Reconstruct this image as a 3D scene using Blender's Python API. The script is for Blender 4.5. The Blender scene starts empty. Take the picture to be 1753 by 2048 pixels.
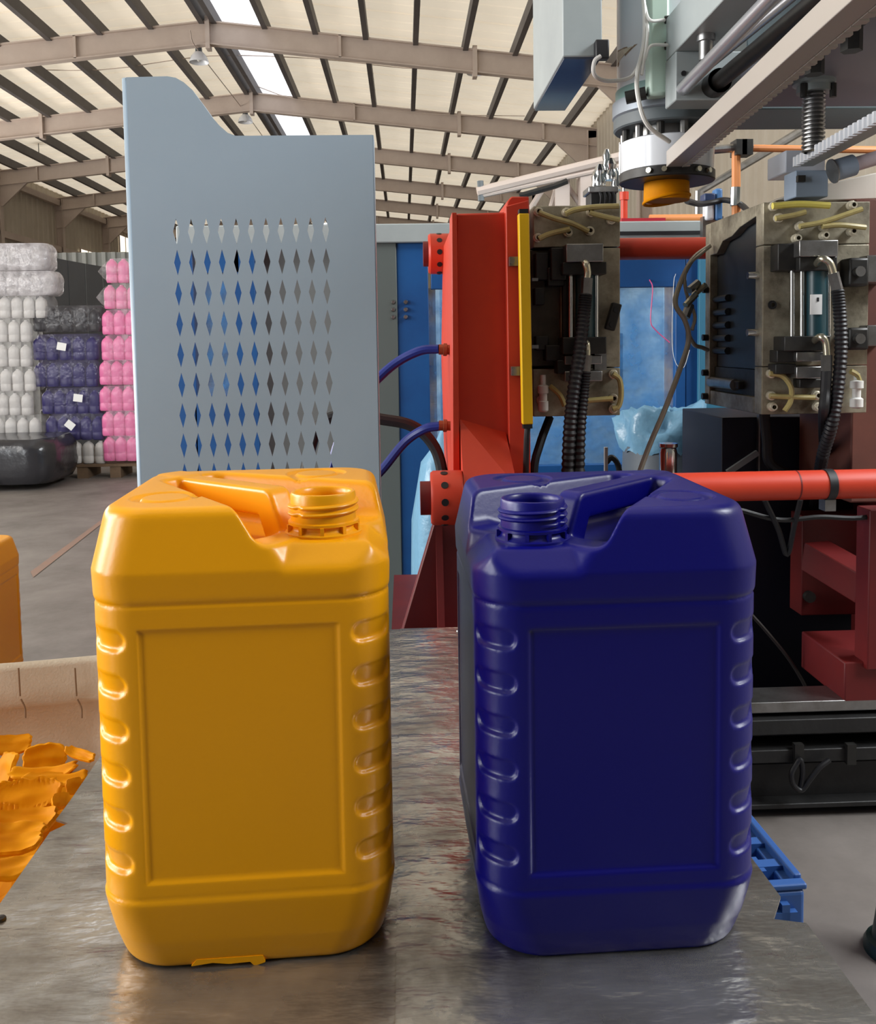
import bpy, bmesh, math, random
import numpy as np
from mathutils import Vector, Matrix
random.seed(7)
SC = bpy.context.scene
COL = SC.collection
PI = math.pi

# ------------------------------------------------------------------ camera
IW, IH, F = 1753.0, 2048.0, 1800.0
PITCH, YAW, ROLL, EYE = math.radians(4.0), math.radians(2.1), 0.015, 1.46
PPX, PPY = IW / 2, 685 + F * math.tan(PITCH)
_f = Vector((math.sin(YAW) * math.cos(PITCH), math.cos(YAW) * math.cos(PITCH), -math.sin(PITCH)))
_r0 = Vector((math.cos(YAW), -math.sin(YAW), 0))
_u0 = _r0.cross(_f)
_r = _r0 * math.cos(ROLL) - _u0 * math.sin(ROLL)
_u = _u0 * math.cos(ROLL) + _r0 * math.sin(ROLL)
CAM = Vector((0, 0, EYE))
cd = bpy.data.cameras.new('camera')
cam = bpy.data.objects.new('camera', cd)
COL.objects.link(cam)
cd.sensor_fit = 'HORIZONTAL'
cd.sensor_width = 36.0
cd.lens = F / IW * 36.0
cd.shift_y = (PPY - IH / 2) / IW
cd.clip_start, cd.clip_end = 0.05, 300
M = Matrix((_r, _u, -_f)).transposed().to_4x4()
M.translation = CAM
cam.matrix_world = M
SC.camera = cam

# ------------------------------------------------------------------ world, light, exposure
SC.view_settings.view_transform = 'Standard'
SC.view_settings.look = 'None'
SC.view_settings.gamma = 1.0
SC.view_settings.use_curve_mapping = False
SC.view_settings.exposure = 0.3
W = bpy.data.worlds.new('daylight_sky')
SC.world = W
W.use_nodes = True
W.node_tree.nodes['Background'].inputs[0].default_value = (0.93, 0.96, 1.0, 1)
W.node_tree.nodes['Background'].inputs[1].default_value = 1.15
SC.cycles.max_bounces = 8
SC.cycles.diffuse_bounces = 5
SC.cycles.transmission_bounces = 8
SC.cycles.transparent_max_bounces = 12
SC.cycles.caustics_reflective = False
SC.cycles.caustics_refractive = False
SC.cycles.sample_clamp_indirect = 6.0


def area_light(name, loc, target, sx, sy, power, color=(1, 1, 1)):
    l = bpy.data.lights.new(name, 'AREA')
    l.shape = 'RECTANGLE'
    l.size, l.size_y, l.energy, l.color = sx, sy, power, color
    o = bpy.data.objects.new(name, l)
    COL.objects.link(o)
    o.location = loc
    d = Vector(target) - Vector(loc)
    o.rotation_euler = d.to_track_quat('-Z', 'Y').to_euler()
    return o


# daylight: loading door in the left wall beside the camera, an added fill band along it to brighten the roof frames,
# and high windows in the right wall over the machine
area_light('loading_door_daylight', (-8.5, 1.9, 3.6), (0, 2.3, 1.6), 3.2, 4.2, 520, (1.0, 0.98, 0.95))
area_light('tall_window_daylight', (-7.0, -1.5, 2.4), (0, 1.0, 1.2), 0.9, 4.2, 240, (0.95, 0.98, 1.0))
area_light('left_band_fill', (-14.3, 15.0, 4.2), (0, 15.0, 5.0), 24.0, 3.0, 1600, (1.0, 0.96, 0.9))  # added fill for the roof frames, no window behind it
area_light('right_window_daylight', (5.7, 1.7, 5.2), (0.6, 2.4, 1.2), 5.0, 2.4, 900, (0.93, 0.97, 1.0))


# ------------------------------------------------------------------ helpers
def at(px, py, Y):
    d = _f + _r * ((px - PPX) / F) - _u * ((py - PPY) / F)
    return CAM + d * (Y / d.y)


def lin(c):
    return tuple(((v / 255) / 12.92 if v / 255 < 0.04045 else ((v / 255 + 0.055) / 1.055) ** 2.4) for v in c)


MATS = {}


def mat(name, rgb, rough=0.5, metal=0.0, var=None, bump=None, spec=0.5, coat=0.0, alpha=None, sss=0.0, rgb2=None, rvar=0.0, stretch=None, bstretch=None):
    """rgb in sRGB 0-255; var = (noise scale, mix range) between rgb and rgb2; bump = (scale, strength)"""
    if name in MATS:
        return MATS[name]
    m = bpy.data.materials.new(name)
    m.use_nodes = True
    nt = m.node_tree
    b = nt.nodes['Principled BSDF']
    c = lin(rgb)
    b.inputs['Base Color'].default_value = (*c, 1)
    b.inputs['Roughness'].default_value = rough
    b.inputs['Metallic'].default_value = metal
    b.inputs['Specular IOR Level'].default_value = spec
    b.inputs['Coat Weight'].default_value = coat
    if sss:
        b.inputs['Subsurface Weight'].default_value = sss
        b.inputs['Subsurface Radius'].default_value = (1, .6, .3)
        b.inputs['Subsurface Scale'].default_value = 0.01
    if alpha is not None:
        b.inputs['Alpha'].default_value = alpha
    tc = nt.nodes.new('ShaderNodeTexCoord')
    vec = tc.outputs['Object']
    if stretch:
        mp = nt.nodes.new('ShaderNodeMapping')
        mp.inputs['Scale'].default_value = stretch
        nt.links.new(vec, mp.inputs['Vector'])
        vec = mp.outputs['Vector']
    if var:
        n = nt.nodes.new('ShaderNodeTexNoise')
        n.inputs['Scale'].default_value = var[0]
        n.inputs['Detail'].default_value = 6
        n.inputs['Roughness'].default_value = 0.65
        nt.links.new(vec, n.inputs['Vector'])
        r = nt.nodes.new('ShaderNodeMapRange')
        r.inputs[1].default_value, r.inputs[2].default_value = 0.5 - 0.5 * var[1], 0.5 + 0.5 * var[1]
        nt.links.new(n.outputs['Fac'], r.inputs[0])
        mx = nt.nodes.new('ShaderNodeMix')
        mx.data_type = 'RGBA'
        mx.inputs[6].default_value = (*c, 1)
        mx.inputs[7].default_value = (*lin(rgb2 or tuple(v * 0.6 for v in rgb)), 1)
        nt.links.new(r.outputs[0], mx.inputs[0])
        nt.links.new(mx.outputs[2], b.inputs['Base Color'])
        if rvar:
            r2 = nt.nodes.new('ShaderNodeMapRange')
            r2.inputs[1].default_value, r2.inputs[2].default_value = 0.3, 0.7
            r2.inputs[3].default_value, r2.inputs[4].default_value = rough - rvar, rough + rvar
            nt.links.new(n.outputs['Fac'], r2.inputs[0])
            nt.links.new(r2.outputs[0], b.inputs['Roughness'])
    if bump:
        n2 = nt.nodes.new('ShaderNodeTexNoise')
        n2.inputs['Scale'].default_value = bump[0]
        n2.inputs['Detail'].default_value = 4
        if bstretch:
            mp2 = nt.nodes.new('ShaderNodeMapping')
            mp2.inputs['Scale'].default_value = bstretch
            nt.links.new(tc.outputs['Object'], mp2.inputs['Vector'])
            nt.links.new(mp2.outputs['Vector'], n2.inputs['Vector'])
        else:
            nt.links.new(vec, n2.inputs['Vector'])
        bp = nt.nodes.new('ShaderNodeBump')
        bp.inputs['Strength'].default_value = bump[1]
        bp.inputs['Distance'].default_value = 0.01
        nt.links.new(n2.outputs['Fac'], bp.inputs['Height'])
        nt.links.new(bp.outputs[0], b.inputs['Normal'])
    MATS[name] = m
    return m


def sheet_mat(name, refl, trans, var=0.0):
    """translucent roof sheet: diffuse + diffuse transmission"""
    m = bpy.data.materials.new(name)
    m.use_nodes = True
    nt = m.node_tree
    nt.nodes.remove(nt.nodes['Principled BSDF'])
    out = nt.nodes['Material Output']
    d = nt.nodes.new('ShaderNodeBsdfDiffuse')
    t = nt.nodes.new('ShaderNodeBsdfTranslucent')
    a = nt.nodes.new('ShaderNodeAddShader')
    d.inputs[0].default_value = (*lin(refl), 1)
    t.inputs[0].default_value = (*lin(trans), 1)
    if var:
        tc = nt.nodes.new('ShaderNodeTexCoord')
        n = nt.nodes.new('ShaderNodeTexNoise')
        n.inputs['Scale'].default_value = 0.8
        n.inputs['Detail'].default_value = 8
        nt.links.new(tc.outputs['Object'], n.inputs['Vector'])
        mx = nt.nodes.new('ShaderNodeMix')
        mx.data_type = 'RGBA'
        mx.inputs[6].default_value = (*lin(tuple(v * (1 - var) for v in trans)), 1)
        mx.inputs[7].default_value = (*lin(trans), 1)
        nt.links.new(n.outputs['Fac'], mx.inputs[0])
        nt.links.new(mx.outputs[2], t.inputs[0])
    nt.links.new(d.outputs[0], a.inputs[0])
    nt.links.new(t.outputs[0], a.inputs[1])
    nt.links.new(a.outputs[0], out.inputs[0])
    MATS[name] = m
    return m


def film_mat(name, tint, amount, rough=0.2):
    """thin clear film: mostly see-through, with milky scatter and gloss"""
    m = bpy.data.materials.new(name)
    m.use_nodes = True
    nt = m.node_tree
    b = nt.nodes['Principled BSDF']
    b.inputs['Base Color'].default_value = (*lin(tint), 1)
    b.inputs['Roughness'].default_value = rough
    tc = nt.nodes.new('ShaderNodeTexCoord')
    n = nt.nodes.new('ShaderNodeTexNoise')
    n.inputs['Scale'].default_value = 9
    n.inputs['Detail'].default_value = 3
    nt.links.new(tc.outputs['Object'], n.inputs['Vector'])
    r = nt.nodes.new('ShaderNodeMapRange')
    r.inputs[1].default_value, r.inputs[2].default_value = 0.35, 0.75
    r.inputs[3].default_value, r.inputs[4].default_value = amount * 0.6, min(1, amount * 1.5)
    nt.links.new(n.outputs['Fac'], r.inputs[0])
    nt.links.new(r.outputs[0], b.inputs['Alpha'])
    bp = nt.nodes.new('ShaderNodeBump')
    bp.inputs['Strength'].default_value = 0.9
    bp.inputs['Distance'].default_value = 0.03
    nt.links.new(n.outputs['Fac'], bp.inputs['Height'])
    nt.links.new(bp.outputs[0], b.inputs['Normal'])
    MATS[name] = m
    return m


class MB:
    def __init__(s):
        s.v, s.f = [], []

    def add(s, vs, fs):
        n = len(s.v)
        s.v += [tuple(p) for p in vs]
        s.f += [tuple(i + n for i in q) for q in fs]
        return s

    def box(s, a, b, m=None):
        x0, y0, z0 = a
        x1, y1, z1 = b
        vs = [(x0, y0, z0), (x1, y0, z0), (x1, y1, z0), (x0, y1, z0), (x0, y0, z1), (x1, y0, z1), (x1, y1, z1), (x0, y1, z1)]
        if m is not None:
            vs = [m @ Vector(p) for p in vs]
        return s.add(vs, [(0, 3, 2, 1), (4, 5, 6, 7), (0, 1, 5, 4), (1, 2, 6, 5), (2, 3, 7, 6), (3, 0, 4, 7)])

    def bar(s, p0, p1, w, h, up=(0, 0, 1)):
        p0, p1 = Vector(p0), Vector(p1)
        d = p1 - p0
        L = d.length
        d.normalize()
        r = d.cross(Vector(up))
        if r.length < 1e-4:
            r = d.cross(Vector((1, 0, 0)))
        r.normalize()
        u = r.cross(d)
        vs = []
        for k in (0, 1):
            c = p0 + d * (L * k)
            vs += [c - r * w / 2 - u * h / 2, c + r * w / 2 - u * h / 2, c + r * w / 2 + u * h / 2, c - r * w / 2 + u * h / 2]
        return s.add(vs, [(3, 2, 1, 0), (4, 5, 6, 7), (0, 1, 5, 4), (1, 2, 6, 5), (2, 3, 7, 6), (3, 0, 4, 7)])

    def cyl(s, p0, p1, r0, r1=None, n=20, caps=True):
        r1 = r0 if r1 is None else r1
        p0, p1 = Vector(p0), Vector(p1)
        d = (p1 - p0).normalized()
        a = d.orthogonal().normalized()
        b = d.cross(a)
        vs = []
        for c, r in ((p0, r0), (p1, r1)):
            for i in range(n):
                t = 2 * PI * i / n
                vs.append(c + (a * math.cos(t) + b * math.sin(t)) * r)
        fs = [(i, (i + 1) % n, n + (i + 1) % n, n + i) for i in range(n)]
        if caps:
            fs += [tuple(range(n - 1, -1, -1)), tuple(range(n, 2 * n))]
        return s.add(vs, fs)

    def lathe(s, prof, c=(0, 0, 0), n=32, axis=None, close=False):
        """prof: list of (r, h); axis default +Z"""
        c = Vector(c)
        ax = Vector(axis).normalized() if axis else Vector((0, 0, 1))
        a = Vector((1, 0, 0)) if not axis else ax.orthogonal().normalized()
        b = ax.cross(a)
        vs, fs = [], []
        for r, h in prof:
            for i in range(n):
                t = 2 * PI * i / n
                vs.append(c + ax * h + (a * math.cos(t) + b * math.sin(t)) * max(r, 1e-5))
        for k in range(len(prof) - 1):
            for i in range(n):
                j = (i + 1) % n
                fs.append((k * n + i, k * n + j, (k + 1) * n + j, (k + 1) * n + i))
        return s.add(vs, fs)

    def tube(s, pts, r, n=10, steps=6, rings=None):
        """smooth tube through pts (Catmull-Rom); rings = (count per metre, extra) for ribbed hoses"""
        P = [Vector(p) for p in pts]
        if steps > 1 and len(P) > 2:
            Q = [P[0] * 2 - P[1]] + P + [P[-1] * 2 - P[-2]]
            out = []
            for i in range(1, len(Q) - 2):
                for k in range(steps):
                    t = k / steps
                    p0, p1, p2, p3 = Q[i - 1], Q[i], Q[i + 1], Q[i + 2]
                    out.append(0.5 * ((2 * p1) + (p2 - p0) * t + (2 * p0 - 5 * p1 + 4 * p2 - p3) * t * t + (3 * p1 - p0 - 3 * p2 + p3) * t ** 3))
            out.append(P[-1])
            P = out
        vs, fs = [], []
        d = (P[1] - P[0]).normalized()
        a = d.orthogonal().normalized()
        for k, p in enumerate(P):
            d = (P[min(k + 1, len(P) - 1)] - P[max(k - 1, 0)]).normalized()
            a = (a - d * a.dot(d)).normalized()
            b = d.cross(a)
            rr = r * (1.0 + (0.22 if (rings and k % 2) else 0))
            for i in range(n):
                t = 2 * PI * i / n
                vs.append(p + (a * math.cos(t) + b * math.sin(t)) * rr)
        m = len(P)
        for k in range(m - 1):
            for i in range(n):
                j = (i + 1) % n
                fs.append((k * n + i, k * n + j, (k + 1) * n + j, (k + 1) * n + i))
        fs += [tuple(range(n - 1, -1, -1)), tuple(range((m - 1) * n, m * n))]
        return s.add(vs, fs)

    def prism(s, poly, y0, y1, plane='xz'):
        """poly (a, b) extruded; xz: along y, xy: along z, yz: along x"""
        n = len(poly)
        area = sum(poly[i][0] * poly[(i + 1) % n][1] - poly[(i + 1) % n][0] * poly[i][1] for i in range(n))
        if area < 0:
            poly = poly[::-1]
        mk = {'xz': lambda a, b, h: (a, h, b), 'xy': lambda a, b, h: (a, b, h), 'yz': lambda a, b, h: (h, a, b)}[plane]
        vs = [mk(a, b, y0) for a, b in poly] + [mk(a, b, y1) for a, b in poly]
        f0, f1 = tuple(range(n)), tuple(range(2 * n - 1, n - 1, -1))
        fs = [f0, f1] + [(i, n + i, n + (i + 1) % n, (i + 1) % n) for i in range(n)]
        if plane != 'xz':
            fs = [q[::-1] for q in fs]
        return s.add(vs, fs)

    def mesh(s, name):
        me = bpy.data.meshes.new(name)
        me.from_pydata(s.v, [], s.f)
        me.validate()
        me.update()
        return me

    def build(s, name, m, parent=None, label=None, cat=None, group=None, kind=None, bev=0, smooth=True, angle=0.6):
        me = s.mesh(name)
        if smooth:
            me.polygons.foreach_set('use_smooth', [True] * len(me.polygons))
            me.set_sharp_from_angle(angle=angle)
        o = bpy.data.objects.new(name, me)
        COL.objects.link(o)
        me.materials.append(m)
        if parent:
            o.parent = parent
            o.matrix_parent_inverse = Matrix.Translation(-parent.location) if parent.type == 'EMPTY' and not parent.parent else Matrix.Identity(4)
        if bev:
            md = o.modifiers.new('bevel', 'BEVEL')
            md.width, md.segments, md.limit_method, md.angle_limit = bev, 2, 'ANGLE', 0.6
            md.harden_normals = False
        tag(o, label, cat, group, kind)
        return o


def tag(o, label=None, cat=None, group=None, kind=None):
    if label: o['label'] = label
    if cat: o['category'] = cat
    if group: o['group'] = group
    if kind: o['kind'] = kind
    return o


def thing(name, label, cat, loc=(0, 0, 0), group=None):
    o = bpy.data.objects.new(name, None)
    COL.objects.link(o)
    o.location = loc
    o.empty_display_size = 0.1
    return tag(o, label, cat, group)


def structure(name, loc=(0, 0, 0)):
    o = bpy.data.objects.new(name, None)
    COL.objects.link(o)
    o.location = loc
    return tag(o, kind='structure')


def copy_tree(o, parent=None, mats=None):
    c = o.copy()
    COL.objects.link(c)
    if parent is not None:
        c.parent = parent
    for ch in list(o.children):
        copy_tree(ch, c)
    return c


def prect(x0, y0, x1, y1, Y):
    """pixel rectangle at depth Y -> X0, X1, Z0, Z1"""
    xm, ym = (x0 + x1) / 2, (y0 + y1) / 2
    return at(x0, ym, Y).x, at(x1, ym, Y).x, at(xm, y1, Y).z, at(xm, y0, Y).z


def pbox(mb, x0, y0, x1, y1, Y, depth):
    X0, X1, Z0, Z1 = prect(x0, y0, x1, y1, Y)
    return mb.box((X0, Y, Z0), (X1, Y + depth, Z1))


def ptube(pts, r, **k):
    return MB().tube([at(*p) for p in pts], r, **k)


# ------------------------------------------------------------------ materials
YEL = mat('yellow_plastic', (240, 164, 10), 0.3, spec=0.4, bump=(180, 0.02))
BLU = mat('blue_plastic', (4, 5, 108), 0.34, spec=0.42, bump=(180, 0.02))
STEEL_SHEET = mat('table_sheet', (212, 212, 208), 0.25, 0.85, var=(5.5, 0.4), rgb2=(122, 117, 110), bump=(9, 0.7), rvar=0.13, bstretch=(1.2, 3.2, 1))
GREY_PAINT = mat('grey_paint', (168, 185, 198), 0.42, var=(1.2, 0.5), rgb2=(158, 175, 190))
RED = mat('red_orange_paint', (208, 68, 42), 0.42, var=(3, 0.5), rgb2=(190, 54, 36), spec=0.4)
DARKRED = mat('dark_red_with_shade', (118, 26, 26), 0.5, var=(3, 0.6), rgb2=(84, 20, 22))  # dark red, deepened further to stand in for shade low on the machine
SAFETY = mat('safety_yellow', (232, 184, 20), 0.4)
BLACK = mat('black_rubber', (20, 20, 24), 0.5)
BLACKM = mat('black_metal', (32, 33, 36), 0.45, 0.4, var=(20, 0.6), rgb2=(58, 56, 52))
MOULD = mat('grimy_mould_steel', (196, 188, 166), 0.48, 0.4, var=(7, 0.5), rgb2=(70, 60, 44), bump=(30, 0.2), rvar=0.1)
STEEL = mat('bare_steel', (170, 170, 172), 0.32, 0.9, var=(14, 0.6), rgb2=(120, 118, 112))
CHROME = mat('chrome', (225, 228, 230), 0.13, 1.0)
BRASS = mat('plated_fitting', (205, 200, 178), 0.25, 0.9)
CLEARTUBE = mat('yellowed_tube', (196, 182, 120), 0.3, var=(12, 0.6), rgb2=(150, 134, 84), spec=0.6)
WHITEPL = mat('white_plastic', (225, 225, 220), 0.4)
TEAL = mat('teal_paint', (28, 62, 70), 0.35)
BLUEPAINT = mat('blue_enclosure_paint', (28, 88, 150), 0.4, var=(2.5, 0.5), rgb2=(20, 66, 122))
NAVY = mat('navy_paint', (22, 25, 48), 0.55, var=(4, 0.6), rgb2=(22, 24, 40))
OILY = mat('oily_dark_steel', (52, 52, 52), 0.5, 0.3, var=(8, 0.8), rgb2=(30, 29, 30), bump=(25, 0.2))
MACHGREY = mat('machine_grey_paint', (168, 176, 176), 0.4, var=(3, 0.5), rgb2=(150, 158, 160))
DARKGREY = mat('dark_grey_paint', (96, 104, 108), 0.5, var=(3, 0.5), rgb2=(80, 88, 92))
WHITEPAINT = mat('white_glazed_paint', (222, 226, 232), 0.22, spec=0.6)
MINT = mat('mint_light_tint', (196, 220, 206), 0.35)
FRAMESTEEL = mat('roof_frame_paint', (204, 190, 180), 0.6, var=(1.5, 0.6), rgb2=(184, 168, 158))
PURLIN = mat('purlin_steel', (92, 88, 88), 0.6, var=(2, 0.5), rgb2=(76, 72, 72))
CONCRETE = mat('floor_concrete', (136, 129, 124), 0.5, var=(1.7, 0.5), rgb2=(92, 86, 82), bump=(14, 0.12), rvar=0.1)
WALLSHEET = mat('wall_cladding', (198, 190, 176), 0.6, var=(0.8, 0.6), rgb2=(176, 166, 150))
PANELDARK = mat('dark_panel', (78, 82, 88), 0.55, var=(1.5, 0.5), rgb2=(66, 69, 74))
ROOF = sheet_mat('roof_sheet', (190, 180, 166), (192, 179, 158), 0.14)
SKYL = sheet_mat('skylight_sheet', (205, 205, 205), (242, 240, 240), 0.05)
SACK = mat('woven_sack', (206, 194, 174), 0.7, var=(5, 0.6), rgb2=(172, 152, 126), bump=(220, 0.12))
DARKBLUEH = mat('blue_hose_rubber', (24, 42, 120), 0.35)
PIPEORANGE = mat('orange_pipe', (214, 138, 80), 0.45)
WOOD = mat('pallet_wood', (120, 96, 72), 0.75, var=(8, 0.6), rgb2=(88, 70, 54))
CRATEBLUE = mat('crate_blue', (52, 92, 156), 0.38)
GREEN = mat('dark_green_paint', (30, 54, 50), 0.4)
PAPER = mat('paper', (228, 228, 226), 0.6)

# ------------------------------------------------------------------ the hall: floor, walls, roof
XL, XR, XRIDGE = -14.6, 5.9, -4.35
ZE, ZR = 8.0, 9.1
Y0, Y1 = -3.0, 58.0
g = MB()
g.box((XL - 0.2, Y0, -0.25), (XR + 0.2, Y1, 0.0))
g.build('floor', CONCRETE, kind='structure')
ln = MB().add([(-6.2, 3.6, 0.003), (-6.06, 3.55, 0.003), (-1.0, 9.6, 0.003), (-1.12, 9.68, 0.003)], [(0, 1, 2, 3)])
ln = MB().add([(at(60, 1126, 5.9).x, 5.9, .003), (at(72, 1135, 5.8).x, 5.75, .003), (at(250, 1003, 8.3).x, 8.2, .003), (at(246, 1000, 8.4).x, 8.35, .003)], [(0, 1, 2, 3)])
ln.build('trim_1', mat('floor_line', (150, 112, 92), 0.6, var=(6, .8), rgb2=(126, 112, 104)), kind='structure')


def corrugated(name, p0, p1, z0, z1, m, pitch=0.3, depth=0.04, cut=()):
    """vertical corrugated cladding between plan points"""
    p0, p1 = Vector((*p0, 0)), Vector((*p1, 0))
    d = p1 - p0
    L = d.length
    d.normalize()
    nrm = Vector((-d.y, d.x, 0))
    prof = []
    n = int(L / pitch)
    for i in range(n):
        s = i * L / n
        w = L / n
        prof += [(s, 0), (s + w * .55, 0), (s + w * .65, depth), (s + w * .9, depth)]
    prof.append((L, 0))
    mb = MB()
    vs = []
    for s, h in prof:
        q = p0 + d * s + nrm * h
        vs += [(q.x, q.y, z0), (q.x, q.y, z1)]
    fs = [(2 * i, 2 * i + 2, 2 * i + 3, 2 * i + 1) for i in range(len(prof) - 1)]
    mb.add(vs, fs)
    o = mb.build(name, m, kind='structure', smooth=False)
    md = o.modifiers.new('solid', 'SOLIDIFY')
    md.thickness = 0.02
    return o


wl = corrugated('wall_left', (XL, Y1), (XL, 3.5), 0, ZE + .1, WALLSHEET, 0.5)
wr = corrugated('wall_right', (XR, Y0), (XR, Y1), 0, ZE + .1, WALLSHEET, 0.4)
bk = MB().prism([(XL, 0), (XR, 0), (XR, ZE), (XRIDGE, ZR), (XL, ZE)], Y1, Y1 + 0.2)
bk.build('wall_back', WALLSHEET, kind='structure', smooth=False)
fr = MB().prism([(XL, 0), (-9.5, 0), (-9.5, 5), (-8.0, 5), (-8.0, 0), (XR, 0), (XR, ZE), (XRIDGE, ZR), (XL, ZE)], Y0 - 0.2, Y0)
fr.build('wall_front', mat('front_wall_paint', (66, 63, 60), 0.7), kind='structure', smooth=False)

# roof: translucent sheets laid side by side, each its own piece; skylight sheets beside the ridge
roof = structure('ceiling', (XRIDGE, 0, ZR))
hw = XR - XRIDGE
SHW = 1.55


def sheet_mesh(name, x0, x1, m, yw):
    """sheet of width yw along Y with upturned lap ribs"""
    def zz(x):
        return -(abs(x) / hw) * (ZR - ZE)
    vs, fs = [], []
    prof = [(0.0, 0.03), (0.04, 0.03), (0.06, 0.0), (yw * .33, 0.0), (yw * .33 + .03, .02), (yw * .33 + .07, .02), (yw * .33 + .1, 0),
            (yw * .66, 0.0), (yw * .66 + .03, .02), (yw * .66 + .07, .02), (yw * .66 + .1, 0), (yw - .02, 0.0), (yw, 0.03), (yw + 0.04, 0.034)]
    for y, h in prof:
        vs += [(x0, y, zz(x0) + h), (x1, y, zz(x1) + h)]
    for i in range(len(prof) - 1):
        fs.append((2 * i, 2 * i + 2, 2 * i + 3, 2 * i + 1))
    me = bpy.data.meshes.new(name)
    me.from_pydata(vs, [], fs)
    me.materials.append(m)
    return me


SKX = 1.32
me_l = sheet_mesh('roof_sheet', -hw - .2, 0.0, ROOF, SHW)
me_r = sheet_mesh('roof_sheet', SKX, hw + .2, ROOF, SHW)
me_s = sheet_mesh('skylight_sheet', 0.0, SKX, SKYL, SHW)
ny = int((Y1 - 0.5) / SHW)
for i in range(-2, ny):
    for nm, me in (('roof_sheet', me_l), ('roof_sheet', me_r), ('skylight_sheet', me_s)):
        o = bpy.data.objects.new(nm, me)
        COL.objects.link(o)
        o.parent = roof
        o.location = (0, i * SHW, 0)
# purlins
for s in (-1, 1):
    for k in range(10):
        x = 0.14 + k * 1.15
        if x > hw: break
        z = -(x / hw) * (ZR - ZE)
        pb = MB().box((-0.06, Y0, -0.29), (0.06, Y1, -0.01))
        if s > 0 and k == 0:
            pass
        o = pb.build('purlin', PURLIN, smooth=False)
        o.parent = roof
        o.location = (s * x, 0, z)
# portal frames
FZ = [10.0, 15.7, 21.3, 27.2, 33.1, 39.0, 44.9, 50.8]
sl = (ZR - ZE) / hw


def portal(y, first):
    root = structure('portal_frame', (XRIDGE, y, 0))
    dz = 0.26
    for s in (-1, 1):
        web, fl, pl = MB(), MB(), MB()
        zt = lambda x: ZR - dz - abs(x) * sl
        d = 0.5
        web.add([(0, -.012, zt(0)), (0, -.012, zt(0) - d), (s * hw, -.012, zt(hw) - d), (s * hw, -.012, zt(hw)),
                 (0, .012, zt(0)), (0, .012, zt(0) - d), (s * hw, .012, zt(hw) - d), (s * hw, .012, zt(hw))],
                [(0, 1, 2, 3), (7, 6, 5, 4), (0, 3, 7, 4), (1, 5, 6, 2)])
        o = web.build('rafter_web', FRAMESTEEL, smooth=False); o.parent = root
        for zz in (0, -d):
            fl.bar((0, 0, zt(0) + zz), (s * hw, 0, zt(hw) + zz), 0.2, 0.03)
        o = fl.build('rafter_flange', FRAMESTEEL, smooth=False); o.parent = root
        for x in (3.0, 6.1, 8.6):
            pl = MB().box((s * x - .03, -.1, zt(x) - d), (s * x + .03, .1, zt(x)))
            if x == 6.1:
                pl.box((s * x - .05, -.13, zt(x) - d - .12), (s * x + .05, .13, zt(x) + .08))
            o = pl.build('splice_plate', FRAMESTEEL, smooth=False); o.parent = root
        c = MB().box((s * hw - .3 if s > 0 else s * hw + .02, -.012, 0), (s * hw - .02 if s > 0 else s * hw + .3, .012, ZE - .3))
        for xx in ((s * hw - s * .32), (s * hw - s * .03)):
            c.box((xx - .015, -.12, 0), (xx + .015, .12, ZE - .3))
        o = c.build('column', FRAMESTEEL, smooth=False); o.parent = root
        k = MB().prism([(s * hw - s * .03, ZE - .5), (s * hw - s * .03, ZE - 1.5), (s * (hw - .4), ZE - 1.45), (s * (hw - 1.3), zt(hw - 1.3) - d)], -.05, .05)
        o = k.build('knee_haunch', FRAMESTEEL, smooth=False); o.parent = root
    o = MB().box((-.05, -.13, ZR - dz - .62), (.05, .13, ZR - dz + .1)).build('ridge_plate', FRAMESTEEL, smooth=False)
    o.parent = root
    return root


for y in FZ[2:]:
    portal(y, False)
# eave girts on the left wall
for z in (7.55, 5.6):
    MB().box((XL + .05, 25.0, z - .12), (XL + .25, Y1, z + .12)).build('trim_2', FRAMESTEEL, kind='structure', smooth=False)
# lit windows in the far left corner
WINLIT = sheet_mat('window_glass', (230, 225, 200), (255, 246, 214), 0.0)
_em = bpy.data.materials.new('daylit_window'); _em.use_nodes = True
_b = _em.node_tree.nodes['Principled BSDF']
_b.inputs['Emission Color'].default_value = (1.0, .93, .74, 1)
_b.inputs['Emission Strength'].default_value = 1.1
for k, (yy, z0, z1) in enumerate([(41.5, 4.7, 5.9), (44.2, 4.7, 5.9), (47.2, 5.0, 7.2), (49.4, 5.0, 7.2)]):
    wroot = structure('window_%d' % (k + 1), (XL + .08, yy, z0))
    MB().box((0, 0, 0), (.03, 1.9, z1 - z0)).build('window_pane', _em, smooth=False).parent = wroot
    fm = MB()
    for a, b in (((0, -.06, -.06), (.06, 1.96, 0)), ((0, -.06, z1 - z0), (.06, 1.96, z1 - z0 + .06)), ((0, -.06, 0), (.06, 0, z1 - z0)), ((0, 1.9, 0), (.06, 1.96, z1 - z0)), ((0, .92, 0), (.06, .98, z1 - z0))):
        fm.box(a, b)
    fm.build('window_frame', FRAMESTEEL, smooth=False).parent = wroot
# ------------------------------------------------------------------ jerry cans (implicit surface -> mesh)
def sstep(e0, e1, x):
    t = np.clip((x - e0) / (e1 - e0), 0, 1)
    return t * t * (3 - 2 * t)


def smin(a, b, k):
    h = np.clip(0.5 + 0.5 * (b - a) / k, 0, 1)
    return b * (1 - h) + a * h - k * h * (1 - h)


def smax(a, b, k):
    return -smin(-a, -b, k)


ZS = np.array([-.02, 0, .005, .012, .03, .0705, .0725, .0755, .0785, .356, .3585, .361, .364, .3885, .446, .47], dtype=np.float32)
AS = np.array([.1262, .1270, .1290, .1308, .1345, .1398, .1395, .1384, .1388, .1388, .1376, .139, .1397, .1404, .1283, .1235], dtype=np.float32)
NK = 0.0767


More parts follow.
